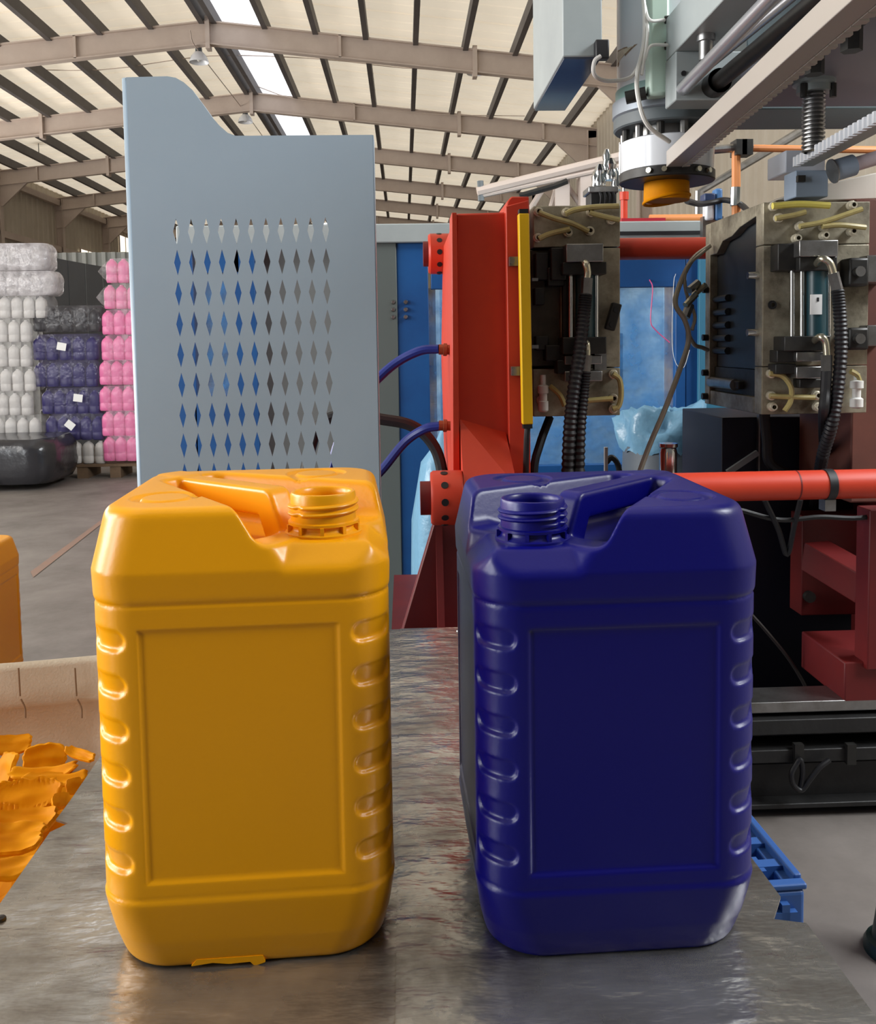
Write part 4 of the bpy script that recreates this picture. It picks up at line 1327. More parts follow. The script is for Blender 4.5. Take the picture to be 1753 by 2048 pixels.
# red carriage frame above the bed
cf = thing('carriage_frame', 'dark red carriage frame standing on the slide rails at the right edge', 'machine frame', (at(1700, 1380, 2.75).x, 2.75, at(1700, 1400, 2.75).z))
pbox(MB(), 1738, 1020, 1790, 1340, 2.6, .08).build('upright', DARKRED, cf, bev=.004)
pbox(MB(), 1690, 1322, 1900, 1402, 2.62, .3).build('foot_block', DARKRED, cf, bev=.005)
p0, p1 = at(1630, 1110, 3.0), at(1742, 1175, 2.75)
MB().bar(p0, p1, .1, .1).build('diagonal_beam', DARKRED, cf, bev=.004)
pbox(MB(), 1605, 1030, 1740, 1230, 3.1, .1).build('back_plate', DARKRED, cf, bev=.004)
c = at(1620, 1190, 3.1)
for (x, y) in ((1622, 1195), (1700, 1300)):
    c = at(x, y, 3.08)
    MB().cyl(c, c + Vector((0, .05, 0)), .02, n=12).build('bolt_head', BLACKM, cf)
hose('air_line', 'thin dark air line sagging beside the blue can', [(1500, 1225, 2.9), (1540, 1270, 2.9), (1580, 1320, 2.9), (1610, 1370, 2.9), (1622, 1402, 2.9)], .006, mat('dark_line', (62, 58, 58), .4), n=6, group='thin air lines by the bed')
hose('air_line', 'short bent air line just above the slide rail, nearer the blue can', [(1650, 1404, 2.85), (1656, 1380, 2.85), (1668, 1370, 2.85), (1680, 1372, 2.85)], .005, MATS['dark_line'], n=6, group='thin air lines by the bed')
hose('air_line', 'short bent air line just above the slide rail, nearer the red foot block', [(1682, 1404, 2.85), (1688, 1382, 2.85), (1700, 1372, 2.85), (1712, 1376, 2.85)], .005, MATS['dark_line'], n=6, group='thin air lines by the bed')
for k, (lab, pts) in enumerate([('dark cable slanting under the lower tie bar beside the blue can', [(1530, 1000, 2.6), (1558, 1060, 2.62), (1575, 1110, 2.64), (1590, 1050, 2.62), (1602, 1000, 2.6)]),
                                ('dark cable sagging along the underside of the lower tie bar', [(1480, 1020, 2.62), (1560, 1040, 2.62), (1640, 1034, 2.62), (1720, 1036, 2.62), (1800, 1020, 2.62)])]):
    hose('dark_cable', lab, pts, .008, BLACK, cat='cable', n=6)

# green bollard at the right edge, blue crate under the table
gb = thing('guard_post', 'short dark green tapered post on a round foot at the right edge of the floor', 'post', (at(1792, 1985, 2.0).x, 2.0, 0))
MB().lathe([(.055, .025), (.02, .30), (.0, .31)], (gb.location.x, 2.0, 0), 28).build('post_tube', GREEN, gb)
MB().lathe([(.0, 0), (.072, 0), (.072, .016), (.066, .028), (.05, .034), (.02, .034)], (gb.location.x, 2.0, 0), 28).build('foot_ring', GREEN, gb)

crate = thing('plastic_crate', 'blue plastic crate with a latticed top on the floor right of the table', 'crate', (0, 0, 0))
CH = .45
q0, q1, q2 = atz(1612, 1768, CH), atz(1516, 1652, CH), atz(1360, 1768, CH)
ang = math.atan2(q1.y - q0.y, q1.x - q0.x) - PI / 2
CL, CWD = .62, .44
Rm = Matrix.Rotation(ang, 4, 'Z')
crate.location = (q0.x, q0.y, 0)
crate.rotation_euler.z = ang
def cb(nm, boxes, bev=0):
    m_ = MB()
    for a, b in boxes: m_.box(a, b)
    o = m_.build(nm, CRATEBLUE, None, smooth=False)
    o.parent = crate
    if bev:
        md = o.modifiers.new('bevel', 'BEVEL'); md.width = bev; md.segments = 3
    return o
cb('side_wall', [((-.03, .03, 0), (0, CL - .03, CH - .012))], .004)
cb('side_wall', [((-CWD, .03, 0), (-CWD + .03, CL - .03, CH - .03))], .004)
cb('end_wall', [((-CWD + .03, 0, 0), (-.0, .03, CH - .012))], .008)
cb('end_wall', [((-CWD + .03, CL - .03, 0), (-.0, CL, CH - .03))], .008)
cb('rim', [((-CWD, 0, CH - .012), (.004, .022, CH)), ((-CWD, CL - .022, CH - .03), (.004, CL, CH)), ((-.012, .022, CH - .03), (.004, CL - .022, CH + .006)), ((-CWD, .022, CH - .03), (-CWD + .02, CL - .022, CH))], .004)
rb = []
for i in range(1, 8):
    rb.append(((-CWD + .02, i * CL / 8 - .012, CH - .03), (-.012, i * CL / 8 + .012, CH - .003)))
for i in range(1, 6):
    rb.append(((-CWD * i / 6 - .012, .022, CH - .03), (-CWD * i / 6 + .012, CL - .022, CH - .003)))
for i in range(7):
    for j in range(5):
        if (i + j) % 2 == 0:
            rb.append(((-CWD * (j + 1) / 6 - .02, (i + 1) * CL / 8 - .024, CH - .03), (-CWD * (j + 1) / 6 + .024, (i + 1) * CL / 8 + .024, CH - .004)))
cb('lattice', rb)
cb('inner_base', [((-CWD + .03, .03, CH - .09), (-.03, CL - .03, CH - .085))])
cb('corner_rib', [((-.05, -.012, 0), (-.035, 0, CH - .03)), ((-.12, -.012, 0), (-.11, 0, CH - .03)), ((-.2, -.012, CH - .06), (-.02, 0, CH - .045))])
#@@SECTION4
# ------------------------------------------------------------------ extrusion head over the moulds
HY = 3.07
hx = at(1334, 330, HY).x
def hz(y): return at(1334, y, HY).z
PXM = HY / F
head = thing('extrusion_head', 'white and dark extrusion die head hanging between the mould halves', 'extrusion head', (hx, HY, hz(366)))
HC = (hx, HY, 0)
MB().lathe([(0, hz(366)), (60 * PXM, hz(366)), (91 * PXM, hz(366)), (93 * PXM, hz(364)), (93 * PXM, hz(347)), (90 * PXM, hz(345)), (0, hz(345))], HC, 56).build('die_flange', BLACKM, head)
MB().lathe([(88 * PXM, hz(345)), (90 * PXM, hz(345)), (92 * PXM, hz(287)), (86 * PXM, hz(284)), (60 * PXM, hz(284))], HC, 56).build('heater_band', WHITEPAINT, head)
MB().lathe([(66 * PXM, hz(284)), (66 * PXM, hz(258))], HC, 40).build('spacer_ring', STEEL, head)
for k in range(12):
    th = 2 * PI * k / 12 + .1
    p = Vector((hx + 84 * PXM * math.cos(th), HY + 84 * PXM * math.sin(th), hz(286)))
    MB().cyl(p, p + Vector((0, 0, hz(255) - hz(286))), .013, n=10).build('flange_bolt', STEEL if k % 2 else BLACKM, head)
MB().lathe([(60 * PXM, hz(262)), (101 * PXM, hz(262)), (104 * PXM, hz(259)), (104 * PXM, hz(238)), (100 * PXM, hz(236)), (60 * PXM, hz(236))], HC, 56).build('head_flange', DARKGREY, head)
MB().lathe([(102 * PXM, hz(237)), (106 * PXM, hz(234)), (106 * PXM, hz(206)), (98 * PXM, hz(203)), (60 * PXM, hz(203))], HC, 56).build('clamp_collar', mat('collar_grey', (138, 146, 156), .4, .3), head)
MB().lathe([(100 * PXM, hz(204)), (100 * PXM, hz(182)), (60 * PXM, hz(180))], HC, 56).build('mint_ring', mat('mint_dark', (120, 150, 146), .4), head)
MB().lathe([(97 * PXM, hz(182)), (97 * PXM, hz(-120) - .004), (0, hz(-120) - .004)], HC, 56).build('barrel', WHITEPAINT, head)
c = at(1252, 196, HY - .17)
MB().cyl(c, c + Vector((.06, -.02, .01)), .02, n=12).build('collar_lug', BLACKM, head)
# warning triangle on the barrel
yw = HY - 97 * PXM * .93
tri = [at(1246, 70, yw), at(1284, 78, yw), at(1253, 104, yw)]
def on_barrel(p, off):
    d = Vector((p.x - hx, p.y - HY)); 
    th = math.asin(max(-1, min(1, (p.x - hx) / (97 * PXM))))
    r = 97 * PXM + off
    return Vector((hx + r * math.sin(th), HY - r * math.cos(th), p.z))
def warn(sc, off, nm, m):
    cc = sum(tri, Vector()) / 3
    pts = [on_barrel(cc + (p - cc) * sc, off) for p in tri]
    mids = []
    for i in range(3):
        a, b = cc + (tri[i] - cc) * sc, cc + (tri[(i + 1) % 3] - cc) * sc
        mids += [on_barrel(a, off), on_barrel(a.lerp(b, .5), off)]
    n = len(mids)
    back = [on_barrel(Vector(p), 0) for p in mids]
    MB().add(mids + back, [tuple(range(n))] + [(i, n + i, n + (i + 1) % n, (i + 1) % n) for i in range(n)]).build(nm, m, head, smooth=False)
warn(1.0, .002, 'warning_sticker', mat('sticker_tan', (150, 128, 104), .5))
warn(.72, .003, 'sticker_face', mat('sticker_pale', (206, 196, 176), .5))
MB().lathe([(0, hz(402)), (44 * PXM, hz(402)), (45 * PXM, hz(398)), (44 * PXM, hz(366))], HC, 40).build('parison_core', SCR, head, label='ring of yellow molten plastic under the die')
MB().tube([(hx + 44.5 * PXM * math.cos(t), HY + 44.5 * PXM * math.sin(t), hz(399) + .012 * math.sin(t + 2.2)) for t in np.linspace(0, 2 * PI, 33)], .0055, n=8, steps=1).build('parison_lip', SCR, head)
for k, th in enumerate((-2.2, -1.9, -1.2, -.9)):
    p = Vector((hx + 93 * PXM * math.cos(th), HY + 93 * PXM * math.sin(th), hz(355)))
    d = Vector((math.cos(th), math.sin(th), 0))
    MB().cyl(p, p + d * .012, .009, n=8).build('die_screw', BRASS, head)
pbox(MB(), 1300, -30, 1341, 190, 2.86, .06).build('light_tinted_cover', MINT, head, bev=.01)  # white cover; the mint cast of the light is put into its colour
for y in (40, 92):
    a = at(1330, y, 2.85)
    MB().cyl(a, a + Vector((.05, -.02, .0)), .012, n=10).build('sensor_plug', BLACKM, head)
for pts in ([(1284, -30, 2.8), (1290, 30, 2.79), (1288, 90, 2.79), (1275, 150, 2.78), (1278, 200, 2.78), (1296, 250, 2.8), (1340, 284, 2.85)],
            [(1290, 10, 2.8), (1300, 40, 2.78), (1330, 40, 2.8)], [(1290, 120, 2.78), (1302, 92, 2.78), (1335, 90, 2.8)], [(1292, 20, 2.8), (1296, 70, 2.78), (1284, 150, 2.78)]):
    ptube(pts, .007 if len(pts) > 4 else .005, n=8).build('white_cable', WHITEPL, head)

plat2 = thing('unseen_shade_deck', 'unseen steel deck added above the machine to shade it and carry the die head', 'added deck', (2.4, 3.2, 0))  # added out of view: keeps roof light off the machine, holds the head
zp = hz(-120)
MB().box((.4, 2.85, zp), (2.6, 3.42, zp + .2)).build('deck', DARKGREY, plat2)
for (x, y) in ((2.5, 3.3),):
    MB().box((x - .08, y - .08, 0 if x > 1 else 0), (x + .08, y + .08, zp)).build('column', DARKGREY, plat2)

# control box left of the barrel
zb0, Yf = at(1170, 116, 2.7).z, 2.7
xb0, xb1 = at(1126, 60, Yf).x, at(1205, 60, Yf).x
cabx = thing('control_box', 'grey box hanging left of the white barrel with a dark glossy underside', 'control box', (xb0, Yf, zb0))
yr = atz(1085, 221, zb0).y
MB().box((xb0, Yf, zb0 + .004), (xb1, yr, zp - .003)).build('box_body', MACHGREY, cabx, bev=.004)
MB().box((xb0 + .004, Yf + .004, zb0 - .002), (xb1 - .004, yr - .004, zb0 + .006)).build('underside', mat('gloss_dark', (70, 76, 92), .12, .3), cabx)
c = at(1203, 100, Yf - .01)
MB().box((c.x - .02, c.y - .02, c.z - .03), (c.x + .02, c.y + .012, c.z + .025)).build('plug', BLACK, cabx, bev=.004)
ptube([(1202, 112, 2.67), (1190, 122, 2.67), (1188, 145, 2.68), (1200, 158, 2.7), (1225, 162, 2.74), (1262, 154, 2.78), (1284, 122, 2.8)], .006, n=8).build('grey_cable', mat('grey_cable', (196, 194, 190), .4), cabx)
pbox(MB(), 1085, -60, 1118, 24, 4.6, .3).build('red_lamp', RED, thing('red_beacon', 'red edge of a part behind the grey box at the top', 'beacon', at(1116, 20, 4.6)))

# take-out racks and carriage, running towards the camera
def rack(label, far_px, near_px, Yfar, w, h, m, tm, tooth, side, under=None):
    a = at(*far_px, Yfar)
    b = atz(*near_px, a.z)
    d = (b - a); d.z = 0
    b = a + d * 1.45
    t = thing('toothed_rack', label, 'rack', a, 'toothed racks of the carriage')
    MB().bar(a, b, w, h).build('rack_bar', m, t, bev=.002, smooth=False)
    d.normalize()
    n = int((b - a).length / tooth)
    sv = Vector((d.y, -d.x, 0)) * side
    if sv.x * side < 0: sv = -sv
    me = None
    for i in range(n):
        p = a + d * (tooth * (i + .5)) + sv * (w / 2)
        if me is None:
            q = [p - d * tooth * .45, p + d * tooth * .45, p + d * tooth * .2 + sv * tooth * .62, p - d * tooth * .2 + sv * tooth * .62]
            vs = [v + Vector((0, 0, z)) - p for z in (-h / 2 - .002, h / 2 * .6) for v in q]
            o = MB().add(vs, [(3, 2, 1, 0), (4, 5, 6, 7), (0, 1, 5, 4), (1, 2, 6, 5), (2, 3, 7, 6), (3, 0, 4, 7)]).build('rack_tooth', tm, t, smooth=False)
            me = o.data
        else:
            o = bpy.data.objects.new('rack_tooth', me); COL.objects.link(o); o.parent = t; o.matrix_parent_inverse = Matrix.Translation(-t.location)
        o.location = p
    return t
rack('long steel toothed rack slanting across the white die head', (1349, 318), (1692, 8), 2.9, .05, .05, mat('rack_steel', (182, 174, 166), .4, .3), mat('rack_steel', (0, 0, 0)), .034, 1)
rack('white toothed rack at the right edge with teeth facing left', (1612, 322), (1753, 246), 2.9, .05, .035, MACHGREY, WHITEPAINT, .03, -1)

SATIN = mat('satin_rod', (214, 214, 220), .3, .9)
car = thing('takeout_carriage', 'grey take-out carriage beam with end block at the upper right', 'machine carriage', at(1400, 150, 2.75))
pbox(MB(), 1352, 102, 1500, 200, 2.74, .11).build('end_block', MACHGREY, car, bev=.004)
c = at(1368, 147, 2.735)
for (x, y) in ((1368, 147), (1500, 142)):
    c = at(x, y, 2.738)
    MB().cyl(c, c - Vector((0, .003, 0)), .008, n=12).build('bolt_hole', BLACK, car)
X0, X1, Z0, Z1 = prect(1352, 50, 1470, 102, 2.74)
MB().box((X0, 1.0, Z0), (X0 + .16, 2.84, Z0 + .13)).build('beam', MACHGREY, car, bev=.003)
MB().box((X0 + .16, 1.0, Z0 + .05), (X0 + .2, 2.84, Z0 + .13)).build('beam_web', DARKGREY, car)
p = atz(1413, 70, Z0)
MB().lathe([(.012, -.075), (.02, -.07), (.02, -.02), (.026, -.018), (.026, 0)], (p.x, p.y, Z0), 16).build('bolt', STEEL, car)
for (fp, npx, r, m) in (((1366, 178), (1530, 10), .019, SATIN), ((1427, 172), (1600, 30), .024, BLACKM), ((1396, 150), (1560, 15), .012, SATIN)):
    a = at(*fp, 2.74); b = atz(*npx, a.z); d = b - a
    MB().cyl(a, a + d * 1.5, r, n=20).build('guide_rod', m, car)
a = at(1427, 172, 2.74)
MB().lathe([(.036, -.06), (.036, 0), (.024, .0)], a, 20, axis=(0, 1, 0)).build('rod_bearing', BLACKM, car)

# cross beam, screw and plate at the top right
xb = thing('cross_beam', 'dark grey-green steel cross beam at the upper right edge', 'beam', at(1600, 217, 3.1))
X0, X1, Z0, Z1 = prect(1494, 120, 2150, 217, 3.1)
MB().box((X0, 3.1, Z0), (X1, 3.4, zp - .003)).build('beam_body', mat('teal_grey', (112, 128, 132), .45), xb, bev=.004)
pl3 = thing('overhead_plate', 'grey overhead mounting plate with hanging bolts at the top right corner', 'mounting plate', at(1700, 100, 2.4))
zq = at(1640, 60, 2.3).z
X0 = at(1612, 60, 2.3).x
MB().box((X0, 1.0, zq), (1.75, 3.05, zq + .05)).build('plate', mat('plate_grey', (120, 118, 128), .45), pl3, bev=.003)
for (x, y) in ((1630, 92), (1705, 40)):
    p = atz(x, y, zq)
    MB().cyl((p.x, p.y, zq - .075), (p.x, p.y, zq), .026, n=6).cyl((p.x, p.y, zq - .012), (p.x, p.y, zq), .034, n=20).build('hanging_bolt', BLACKM, pl3)
scw = thing('lead_screw', 'threaded steel lead screw hanging under its flange at the upper right', 'screw', at(1628, 150, 2.75))
c = at(1628, 232, 2.75)
zt_ = at(1628, 150, 2.75).z; z1_ = at(1628, 186, 2.75).z; z2_ = at(1628, 305, 2.75).z
prof = []
z = z2_ - c.z
while z < z1_ - c.z:
    prof += [(.027, z), (.034, z + .004), (.034, z + .008), (.027, z + .012)]
    z += .0125
MB().lathe(prof, c, 24).build('threaded_rod', STEEL, scw)
MB().lathe([(0, z1_ - c.z), (.05, z1_ - c.z), (.05, z1_ - c.z + .02), (.062, z1_ - c.z + .025), (.062, zt_ - c.z), (.04, zt_ - c.z + .01), (.04, zq - c.z - .002)], c, 28).build('screw_flange', mat('flange_grey', (150, 160, 160), .4, .3), scw)
for s in (-1, 1):
    MB().cyl((c.x + s * .045, c.y - .03, z1_ - .02), (c.x + s * .045, c.y - .03, z1_ + .02), .01, n=10).build('flange_bolt', BLACKM, scw)

# pale covers and air cylinder above the right mould half
cov = thing('slide_cover', 'pale slide cover plate above the right mould half', 'cover', at(1650, 398, 2.95))
MB().prism([pz(1556, 399, 2.95), pz(1600, 380, 2.95), pz(1753, 345, 2.95), pz(2000, 300, 2.95), pz(2000, 420, 2.95), pz(1760, 398, 2.95), pz(1640, 402, 2.95)], 2.95, 3.2).build('cover_plate', mat('ivory_paint', (222, 214, 202), .45), cov, bev=.004)
blk = thing('bearing_block', 'blue-grey bearing block under the white rack', 'bearing block', at(1625, 392, 2.85))
pbox(MB(), 1592, 340, 1658, 394, 2.85, .09).build('block_body', mat('blue_grey_paint', (142, 158, 178), .45), blk, bev=.004)
pbox(MB(), 1572, 300, 1652, 345, 2.95, .15).build('block_top', mat('pale_blue_grey', (206, 212, 224), .4), blk, bev=.004)
c = at(1602, 358, 2.845)
MB().box((c.x - .012, c.y - .01, c.z - .01), (c.x + .012, c.y + .01, c.z + .01)).build('switch', BLACKM, blk)
air = thing('air_cylinder', 'grey pneumatic cylinder lying above the pale cover at the right edge', 'pneumatic cylinder', at(1690, 340, 2.78))
a, b = at(1668, 342, 2.78), at(1800, 302, 2.78)
d = (b - a)
MB().cyl(a, a + d * .3, .033, n=24).build('cylinder_head', mat('blue_grey_paint', (142, 158, 178), .45), air)
MB().cyl(a + d * .3, a + d * 1.4, .022, n=24).build('cylinder_tube', mat('pink_grey', (196, 180, 186), .35), air)
MB().cyl(a - d * .02, a, .038, n=24).build('end_ring', STEEL, air)

# ------------------------------------------------------------------ pipes and small plant behind the moulds
def pipe(label, pts, r, m, cat='pipe', nm='pipe', **k):
    return ptube(pts, r, steps=1, **k).build(nm, m, None, label=label, cat=cat)
ps = thing('service_pipes', 'orange service pipe stand with a grey coupling behind the right mould half', 'pipe', at(1472, 440, 4.2))
ptube([(1474, 1200, 4.2), (1473, 302, 4.2)], .02, steps=1).build('upright_pipe', PIPEORANGE, ps)
ptube([(1474, 296, 4.2), (1760, 300, 4.2)], .017, steps=1).build('cross_pipe', PIPEORANGE, ps)
ptube([(1425, 300, 4.2), (1505, 293, 4.2)], .02, steps=1).build('coupling_pipe', STEEL, ps, label='grey steel coupling pipe')
for x in (1490, 1478): 
    c = at(x, 297, 4.2); MB().box((c.x - .025, 4.16, c.z - .035), (c.x + .025, 4.24, c.z + .035)).build('pipe_clamp', BLACKM, ps)
ptube([(1472, 412, 4.2), (1473, 375, 4.2)], .024, steps=1).build('chrome_sleeve', CHROME, ps)
c = at(1473, 1200, 4.2)
MB().cyl((c.x, c.y, 0), (c.x, c.y, c.z + .02), .02, n=12).build('pipe_base', PIPEORANGE, ps)
pipe('grey pipe slanting up to the right behind the die head', [(1392, 1184, 5.2), (1400, 384, 5.2), (1640, 240, 5.2)], .028, STEEL, n=10)
zt9 = prect(352, 446, 1440, 484, EY)[3]
MB().cyl((at(1300, 430, 4.6).x, 4.6, zt9 + .023), (at(1436, 430, 4.6).x, 4.6, zt9 + .023), .022, n=14).build('pipe', PIPEORANGE, None, label='orange pipe lying along the top of the enclosure behind the yellow ring', cat='pipe')
gt = thing('gantry_arm', 'grey steel lattice arm reaching left behind the red platen top', 'gantry', at(1240, 320, 6.0))
ptube([(955, 384, 6.2), (1250, 312, 6.2)], .035, steps=1, n=8).build('top_chord', FRAMESTEEL, gt)
ptube([(960, 392, 6.2), (1250, 330, 6.2)], .018, steps=1, n=8).build('lower_chord', FRAMESTEEL, gt)
ptube([(961, 362, 6.2), (963, 402, 6.2)], .022, steps=1, n=8).build('end_post', DARKGREY, gt)
ptube([(1040, 392, 6.1), (1110, 372, 6.1), (1135, 362, 6.1)], .02, steps=1, n=8).build('cable_tray', BLACKM, gt)
for (x0, y0, x1, y1) in ((1120, 355, 1100, 425), (1130, 365, 1165, 415), (1160, 350, 1190, 400), (1085, 380, 1060, 420)):
    ptube([(x0, y0, 6.3), (x1, y1, 6.3)], .02, steps=1, n=8).build('lattice_bar', FRAMESTEEL, gt)
MB().box((at(1180, 700, 6.2).x - .06, 6.2, 0), (at(1180, 700, 6.2).x + .06, 6.34, at(1180, 330, 6.2).z)).build('support_column', FRAMESTEEL, gt)
MB().box((at(1130, 700, 6.2).x - .05, 6.25, 0), (at(1130, 700, 6.2).x + .05, 6.36, at(1130, 350, 6.2).z)).build('support_column', FRAMESTEEL, gt)
vv = thing('servo_valve', 'dark servo valve with chrome fittings behind the left mould half', 'valve', at(1208, 412, 3.6))
pbox(MB(), 1182, 384, 1234, 445, 3.6, .1).build('valve_body', BLACKM, vv, bev=.004)
pbox(MB(), 1178, 372, 1238, 385, 3.59, .12).build('valve_cap', STEEL, vv, bev=.004)
for x, y, r in ((1200, 352, .024), (1222, 340, .026), (1214, 322, .018), (1192, 365, .018), (1232, 360, .02)):
    c = at(x, y, 3.62)
    MB().lathe([(0, -.04), (r, -.04), (r * 1.1, -.02), (r * .8, 0), (r, .02), (r * .5, .045), (0, .05)], c, 14).build('chrome_fitting', CHROME, vv)
for k in range(4):
    x = 1200 + k * 9
    ptube([(x, 384, 3.58), (x + 3, 395, 3.57), (x + 1, 415, 3.58)], .004, n=6).build('wire_lead', BLACK, vv)
for k in range(5):
    x = 1242 + k * 4
    ptube([(x, 285, 3.4), (x, 352, 3.4)], .006, steps=1, n=8).build('chrome_rod', CHROME, vv)
MB().box((at(1208, 445, 3.6).x - .05, 3.62, at(1208, 445, 3.6).z - .45), (at(1208, 445, 3.6).x + .05, 3.69, at(1208, 445, 3.6).z)).build('valve_mount', BLACKM, vv)
rc = thing('red_jack', 'small red jack with a red base plate behind the left mould half', 'jack', at(1250, 442, 4.6))
ptube([(1249, 445, 4.6), (1249, 388, 4.6)], .017, steps=1, n=14).build('jack_sleeve', RED, rc)
ptube([(1249, 400, 4.6), (1249, 384, 4.6)], .023, steps=1, n=14).build('jack_collar', RED, rc)
ptube([(1249, 384, 4.6), (1249, 368, 4.6)], .008, steps=1, n=10).build('jack_rod', CHROME, rc)
pbox(MB(), 1244, 436, 1332, 447, 4.55, .1).build('jack_plate', mat('crimson', (168, 34, 48), .45), rc)
bc2 = thing('filter_bottles', 'blue and white filter regulator behind the die head, beside the orange pipe', 'filter', at(1430, 440, 4.3))
pbox(MB(), 1413, 398, 1430, 440, 4.3, .06).build('white_bowl', WHITEPAINT, bc2, bev=.01)
pbox(MB(), 1432, 376, 1447, 440, 4.3, .06).build('blue_bowl', mat('filter_blue', (70, 120, 176), .35), bc2, bev=.01)
pbox(MB(), 1410, 386, 1432, 402, 4.29, .07).build('blue_cap', mat('filter_navy', (44, 62, 100), .4), bc2, bev=.006)
MB().box((at(1430, 440, 4.3).x - .05, 4.32, at(1430, 440, 4.3).z - .12), (at(1430, 440, 4.3).x + .05, 4.36, at(1430, 440, 4.3).z + .02)).build('bracket', STEEL, bc2)
hose('black_hose', 'black hose sagging behind the yellow ring to the filter', [(1375, 402, 4.0), (1400, 408, 4.2), (1425, 405, 4.28), (1450, 400, 4.28), (1480, 408, 4.2), (1500, 425, 4.0)], .014, BLACK)

# ------------------------------------------------------------------ hanging lamps and wires in the roof
def lamp(label, px, py, Y, drop):
    c = at(px, py, Y)
    ztop = ZR - .3 - abs(c.x - XRIDGE) * sl
    t = thing('hanging_lamp', label, 'lamp', (c.x, Y, c.z), 'high-bay lamps')
    MB().cyl((c.x, Y, c.z + .2), (c.x, Y, ztop), .012, n=6).build('cord', BLACKM, t)
    MB().lathe([(.0, .26), (.07, .25), (.08, .1), (.1, .08)], c, 16).build('lamp_cap', DARKGREY, t)
    MB().lathe([(.1, .08), (.17, .0), (.22, -.12), (.225, -.15), (.21, -.13), (.16, 0)], c, 20).build('lamp_shade', WHITEPAINT, t)
    MB().lathe([(0, -.13), (.04, -.11), (.055, -.06), (.04, 0), (.03, .06)], c, 12).build('bulb', WHITEPL, t)
lamp('high-bay lamp hanging right of the grey guard, the upper of two', 952, 135, 22.5, 1)
lamp('high-bay lamp hanging right of the grey guard, the lower of two', 929, 247, 28.5, 1)
lamp('high-bay lamp hanging under the left roof slope near the left edge', 76, 268, 31.0, 1)
lamp('high-bay lamp under the ridge, just above the curve of the grey guard', 491, 235, 28.0, 1)
lamp('high-bay lamp under the ridge at the first roof frame', 398, 112, 21.6, 1)
for k, (lab, pts) in enumerate([('thin wire sagging across the hall below the first roof frame', [(-30, 135, 24), (200, 140, 24), (420, 112, 24), (640, 118, 24), (860, 138, 24), (1060, 110, 24)]),
                                ('thin wire sagging across the hall below the second roof frame', [(380, 108, 27), (560, 190, 27), (700, 210, 27), (860, 228, 27), (1050, 232, 27)]),
                                ('long wire running along the ridge from lamp to lamp', [(380, 60, 20.5), (398, 104, 21.6), (491, 225, 28), (545, 300, 33)])]):
    ptube(pts, .012, n=5, steps=4).build('overhead_wire', FRAMESTEEL, None, label=lab, cat='wire', group='wires under the roof')

# ------------------------------------------------------------------ stacks of bagged jugs at the left
def jug_mesh():
    mb = MB()
    n = 16
    lv = [(.0, .86), (.012, .97), (.03, 1), (.075, 1), (.08, .965), (.092, .965), (.097, 1), (.175, 1), (.196, .96), (.222, .8), (.246, .5), (.25, .36), (.263, .34), (.264, .0)]
    vs, fs = [], []
    for z, s in lv:
        e = 4 if s > .6 else 2.2
        for i in range(n):
            a = 2 * PI * (i + .5) / n
            ca, sa = math.cos(a), math.sin(a)
            r = (abs(ca) ** e + abs(sa) ** e) ** (-1 / e)
            vs.append((.058 * s * r * ca, .052 * s * r * sa, z))
    for k in range(len(lv) - 1):
        for i in range(n):
            j = (i + 1) % n
            fs.append((k * n + i, k * n + j, (k + 1) * n + j, (k + 1) * n + i))
    fs.append(tuple(range(n - 1, -1, -1)))
    me = mb.add(vs, fs).mesh('jug')
    me.polygons.foreach_set('use_smooth', [True] * len(me.polygons))
    me.set_sharp_from_angle(angle=.9)
    me.materials.append(WHITEPL)
    return me
jug_me = jug_mesh()
JW = mat('white_jug', (198, 195, 192), .4)
JP = mat('pink_jug', (218, 112, 160), .35)
JV = mat('purple_jug', (50, 44, 98), .4)
JB = mat('black_jug', (40, 38, 42), .4)
FILM = film_mat('clear_film', (214, 212, 214), .2)
FILMW = film_mat('milky_film', (206, 202, 206), .6)
FILMP = film_mat('violet_film', (98, 94, 132), .3)
FILMK = film_mat('smoky_film', (90, 88, 92), .42)
FILMR = film_mat('rosy_film', (238, 176, 208), .26)
ORD = ['first', 'second', 'third', 'fourth', 'fifth', 'sixth', 'seventh', 'eighth', 'ninth', 'tenth']
SY = 10.2


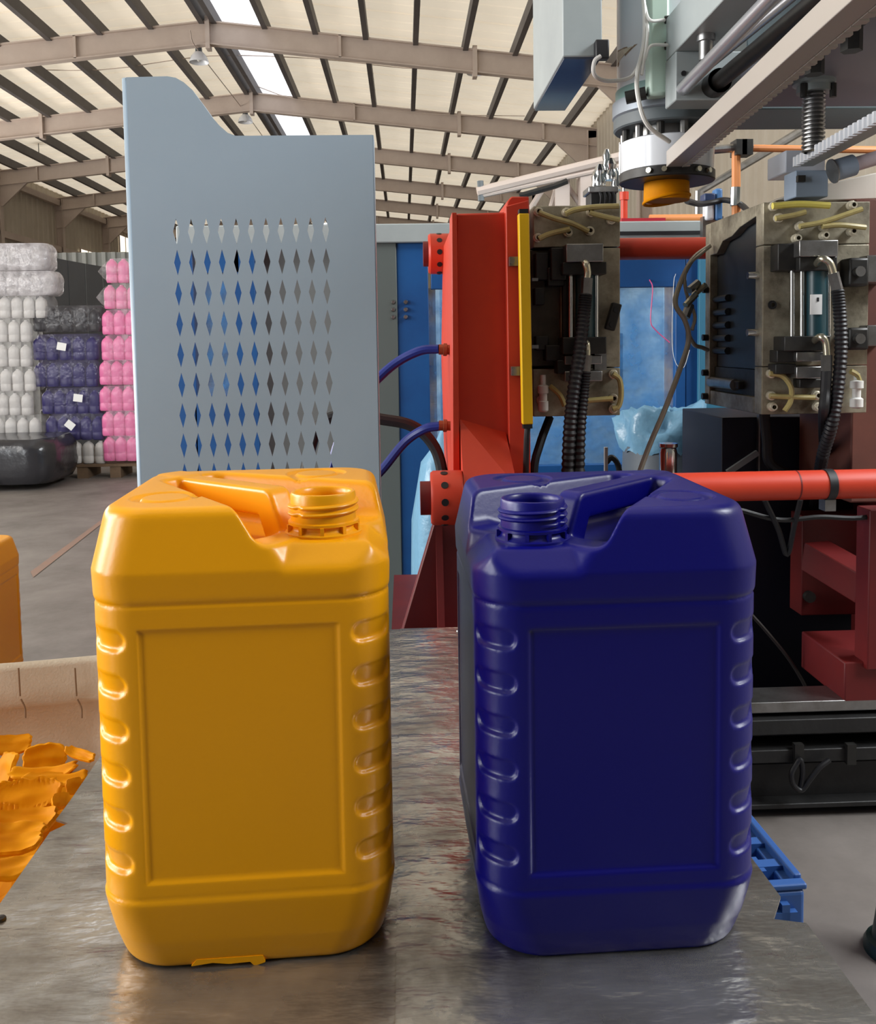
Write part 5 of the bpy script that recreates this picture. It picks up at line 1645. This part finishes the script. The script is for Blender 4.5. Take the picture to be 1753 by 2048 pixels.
def film_bag(label, x0, x1, y0, y1, Y, dep, m, seed, group, flare=0.0, tags=()):
    X0, X1, Z0, Z1 = prect(x0, y0, x1, y1, Y)
    n, h = 40, 9
    rnd = random.Random(seed)
    vs, fs = [], []
    ctr = ((X0 + X1) / 2, Y + dep / 2)
    for k in range(h):
        t = k / (h - 1)
        sq = 1 - .10 * abs(2 * t - 1) ** 4
        z = Z0 + (Z1 - Z0) * t
        for i in range(n):
            a = 2 * PI * i / n
            ca, sa = math.cos(a), math.sin(a)
            r = (abs(ca) ** 6 + abs(sa) ** 6) ** (-1 / 6)
            q = 1 + .035 * mnoise.noise(Vector((ca * 4 + seed, sa * 4, t * 4)))
            x = ctr[0] + (X1 - X0) / 2 * sq * r * ca * q
            if flare and ca < -.7: x -= flare * (1 - abs(2 * t - 1))
            vs.append((x, ctr[1] + dep / 2 * sq * r * sa * q, z))
    for k in range(h - 1):
        for i in range(n):
            j = (i + 1) % n
            fs.append((k * n + i, k * n + j, (k + 1) * n + j, (k + 1) * n + i))
    fs += [tuple(range(n - 1, -1, -1)), tuple(range((h - 1) * n, h * n))]
    o = MB().add(vs, fs).build('film_bag', m, None, label=label, cat='plastic bag', group=group, angle=1.0)
    for (x, y, rot) in tags:
        c = at(x, y, Y - .05)
        R = Matrix.Translation(c) @ Matrix.Rotation(rot, 4, 'Y')
        MB().box((-.05, -.002, -.042), (.05, .002, .042), R).build('paper_label', PAPER, o, label='white paper label')
    return o


def jug_row(stack, row, total, x0, x1, ybot, Y, n, m, color, group, h_px):
    """n jugs from x0 to x1 (px centres) whose bases sit at ybot"""
    s = None
    for i in range(n):
        px = x0 + (x1 - x0) * i / max(1, n - 1)
        c = at(px, ybot - 1, Y)
        if s is None:
            s = (at(px, ybot - h_px, Y).z - c.z) / .264
        o = bpy.data.objects.new('jug', jug_me)
        COL.objects.link(o)
        o.location = c
        o.scale = (s * 1.08, s * 1.0, s)
        slot(o, m)
        tag(o, '%s jug, %s from the left in the %s row down of the %s stack' % (color, ORD[i], ORD[row], stack), 'jug', group)


WBOT = [541, 591, 637, 685, 734, 783, 831, 880]
WEND = [96, 110, 96, 66, 66, 74, 68, 84]
for r in range(8):
    w = WEND[r]
    nj = 5
    pitch = 24
    if r >= 1:
        jug_row('white bagged', r, 8, w - 12 - pitch * (nj - 1), w - 12, WBOT[r], SY, nj, JW if r > 1 else JW, 'white', 'white jugs in the left stack', 45)
    film_bag('clear bag round the %s row down of the white stack by the left edge' % ORD[r] if r > 1 else ('milky bag on the very top of the white stack by the left edge' if r == 0 else 'milky bag with pinkish contents second from the top of the white stack'),
             w - 150, w, WBOT[r] - 49 if r else 486, WBOT[r], SY - .09, .34, FILMW if r < 2 else FILM, 20 + r, 'film bags of the white stack')
jug_row('white bagged', 0, 8, -20, 76, 541, SY, 5, JW, 'white', 'white jugs in the left stack', 45)
VBOT = [664, 721, 774, 828, 880]
vx = [(66, 206), (66, 200), (68, 200), (84, 206), (92, 212)]
vtag = [(), ((123, 693, .2),), (), ((156, 796, .15),), ((140, 850, .7),)]
for r in range(5):
    a, b = vx[r]
    jug_row('purple bagged', r, 5, a + 14, b - 14, VBOT[r], SY + .05, 5, JB if r == 0 else JV, 'black' if r == 0 else 'purple', 'purple jugs in the middle stack' if r else 'black jugs on the middle stack', 48)
    film_bag('smoky bag of black jugs on top of the purple stack' if r == 0 else 'violet film bag round the %s row down of the purple stack' % ORD[r],
             a, b, VBOT[r] - 53, VBOT[r], SY - .04, .36, FILMK if r == 0 else FILMP, 40 + r, 'film bags of the purple stack', 0, vtag[r])
jug_row('purple bagged', 5, 6, 105, 203, 927, SY + .05, 5, JW, 'white', 'white jugs under the purple stack', 46)
PBOT = [567, 619, 670, 721, 770, 822, 872, 922]
for r in range(8):
    x0 = [226, 222, 218, 217, 213, 213, 218, 221][r]
    jug_row('pink bagged', r, 8, x0, x0 + 3 * 23, PBOT[r], SY + .02, 4, JP, 'pink', 'pink jugs in the right stack', 49)
    film_bag('rosy film bag round the %s row down of the pink stack' % ORD[r], x0 - 13, x0 + 84, PBOT[r] - 51, PBOT[r], SY - .05, .34, FILMR if r > 1 else FILM, 60 + r, 'film bags of the pink stack', .12 if r < 2 else 0)
c0, c1 = at(92, 945, SY), at(310, 945, SY)
pal = thing('pallet', 'low dark wooden pallet under the purple and pink stacks', 'pallet', (c0.x, SY, 0))
ztop = at(150, 928, SY).z
for k in range(5):
    MB().box((c0.x, SY - .06 + k * .09, ztop - .03), (c1.x, SY + .0 + k * .09, ztop - .003)).build('plank', WOOD, pal, smooth=False)
for k in range(4):
    x = c0.x + (c1.x - c0.x - .12) * k / 3
    MB().box((x, SY - .05, 0), (x + .12, SY + .38, ztop - .03)).build('bearer', WOOD, pal, smooth=False)
film_bag('large black bagged bundle on the floor below the white stack, shiny fold down its front', -130, 100, 882, 972, 9.25, .95, mat('black_bag', (44, 44, 48), .22, bump=(5, 1.0)), 90, None)
film_bag('dark bagged bundle supporting the white stack behind the black one', -160, 92, 881, 944, 10.25, .4, mat('black_bag', (44, 44, 48), .22), 91, None)

# dark panels and a corrugated fence behind the stacks
par = thing('sheet_screen', 'row of tall dark grey sheet panels standing behind the purple stack', 'sheet screen', (at(150, 900, 12).x, 12, 0))
zt_ = at(97, 508, 11.4).z
for k in range(5):
    ya, yb = 11.3 + k * .48, 11.3 + (k + 1) * .48 - .015
    xa, xb_ = at(70 + k * 34, 560, ya).x, at(70 + (k + 1) * 34, 560, yb).x
    MB().prism([(xa, ya), (xb_ - .012, yb), (xb_ - .012, yb + .03), (xa, ya + .03)], 0, zt_, 'xy').build('panel', PANELDARK, par, smooth=False)
fen = corrugated('fence_tmp', (at(290, 700, 15.5).x, 15.5), (at(-60, 700, 15.5).x, 15.5), 0, at(200, 505, 15.5).z, mat('fence_grey', (140, 142, 138), .5), .16, .05)
fen.name = 'corrugated_fence'
del fen['kind']
tag(fen, 'grey corrugated sheet fence behind the dark panels and the pink stack', 'fence')
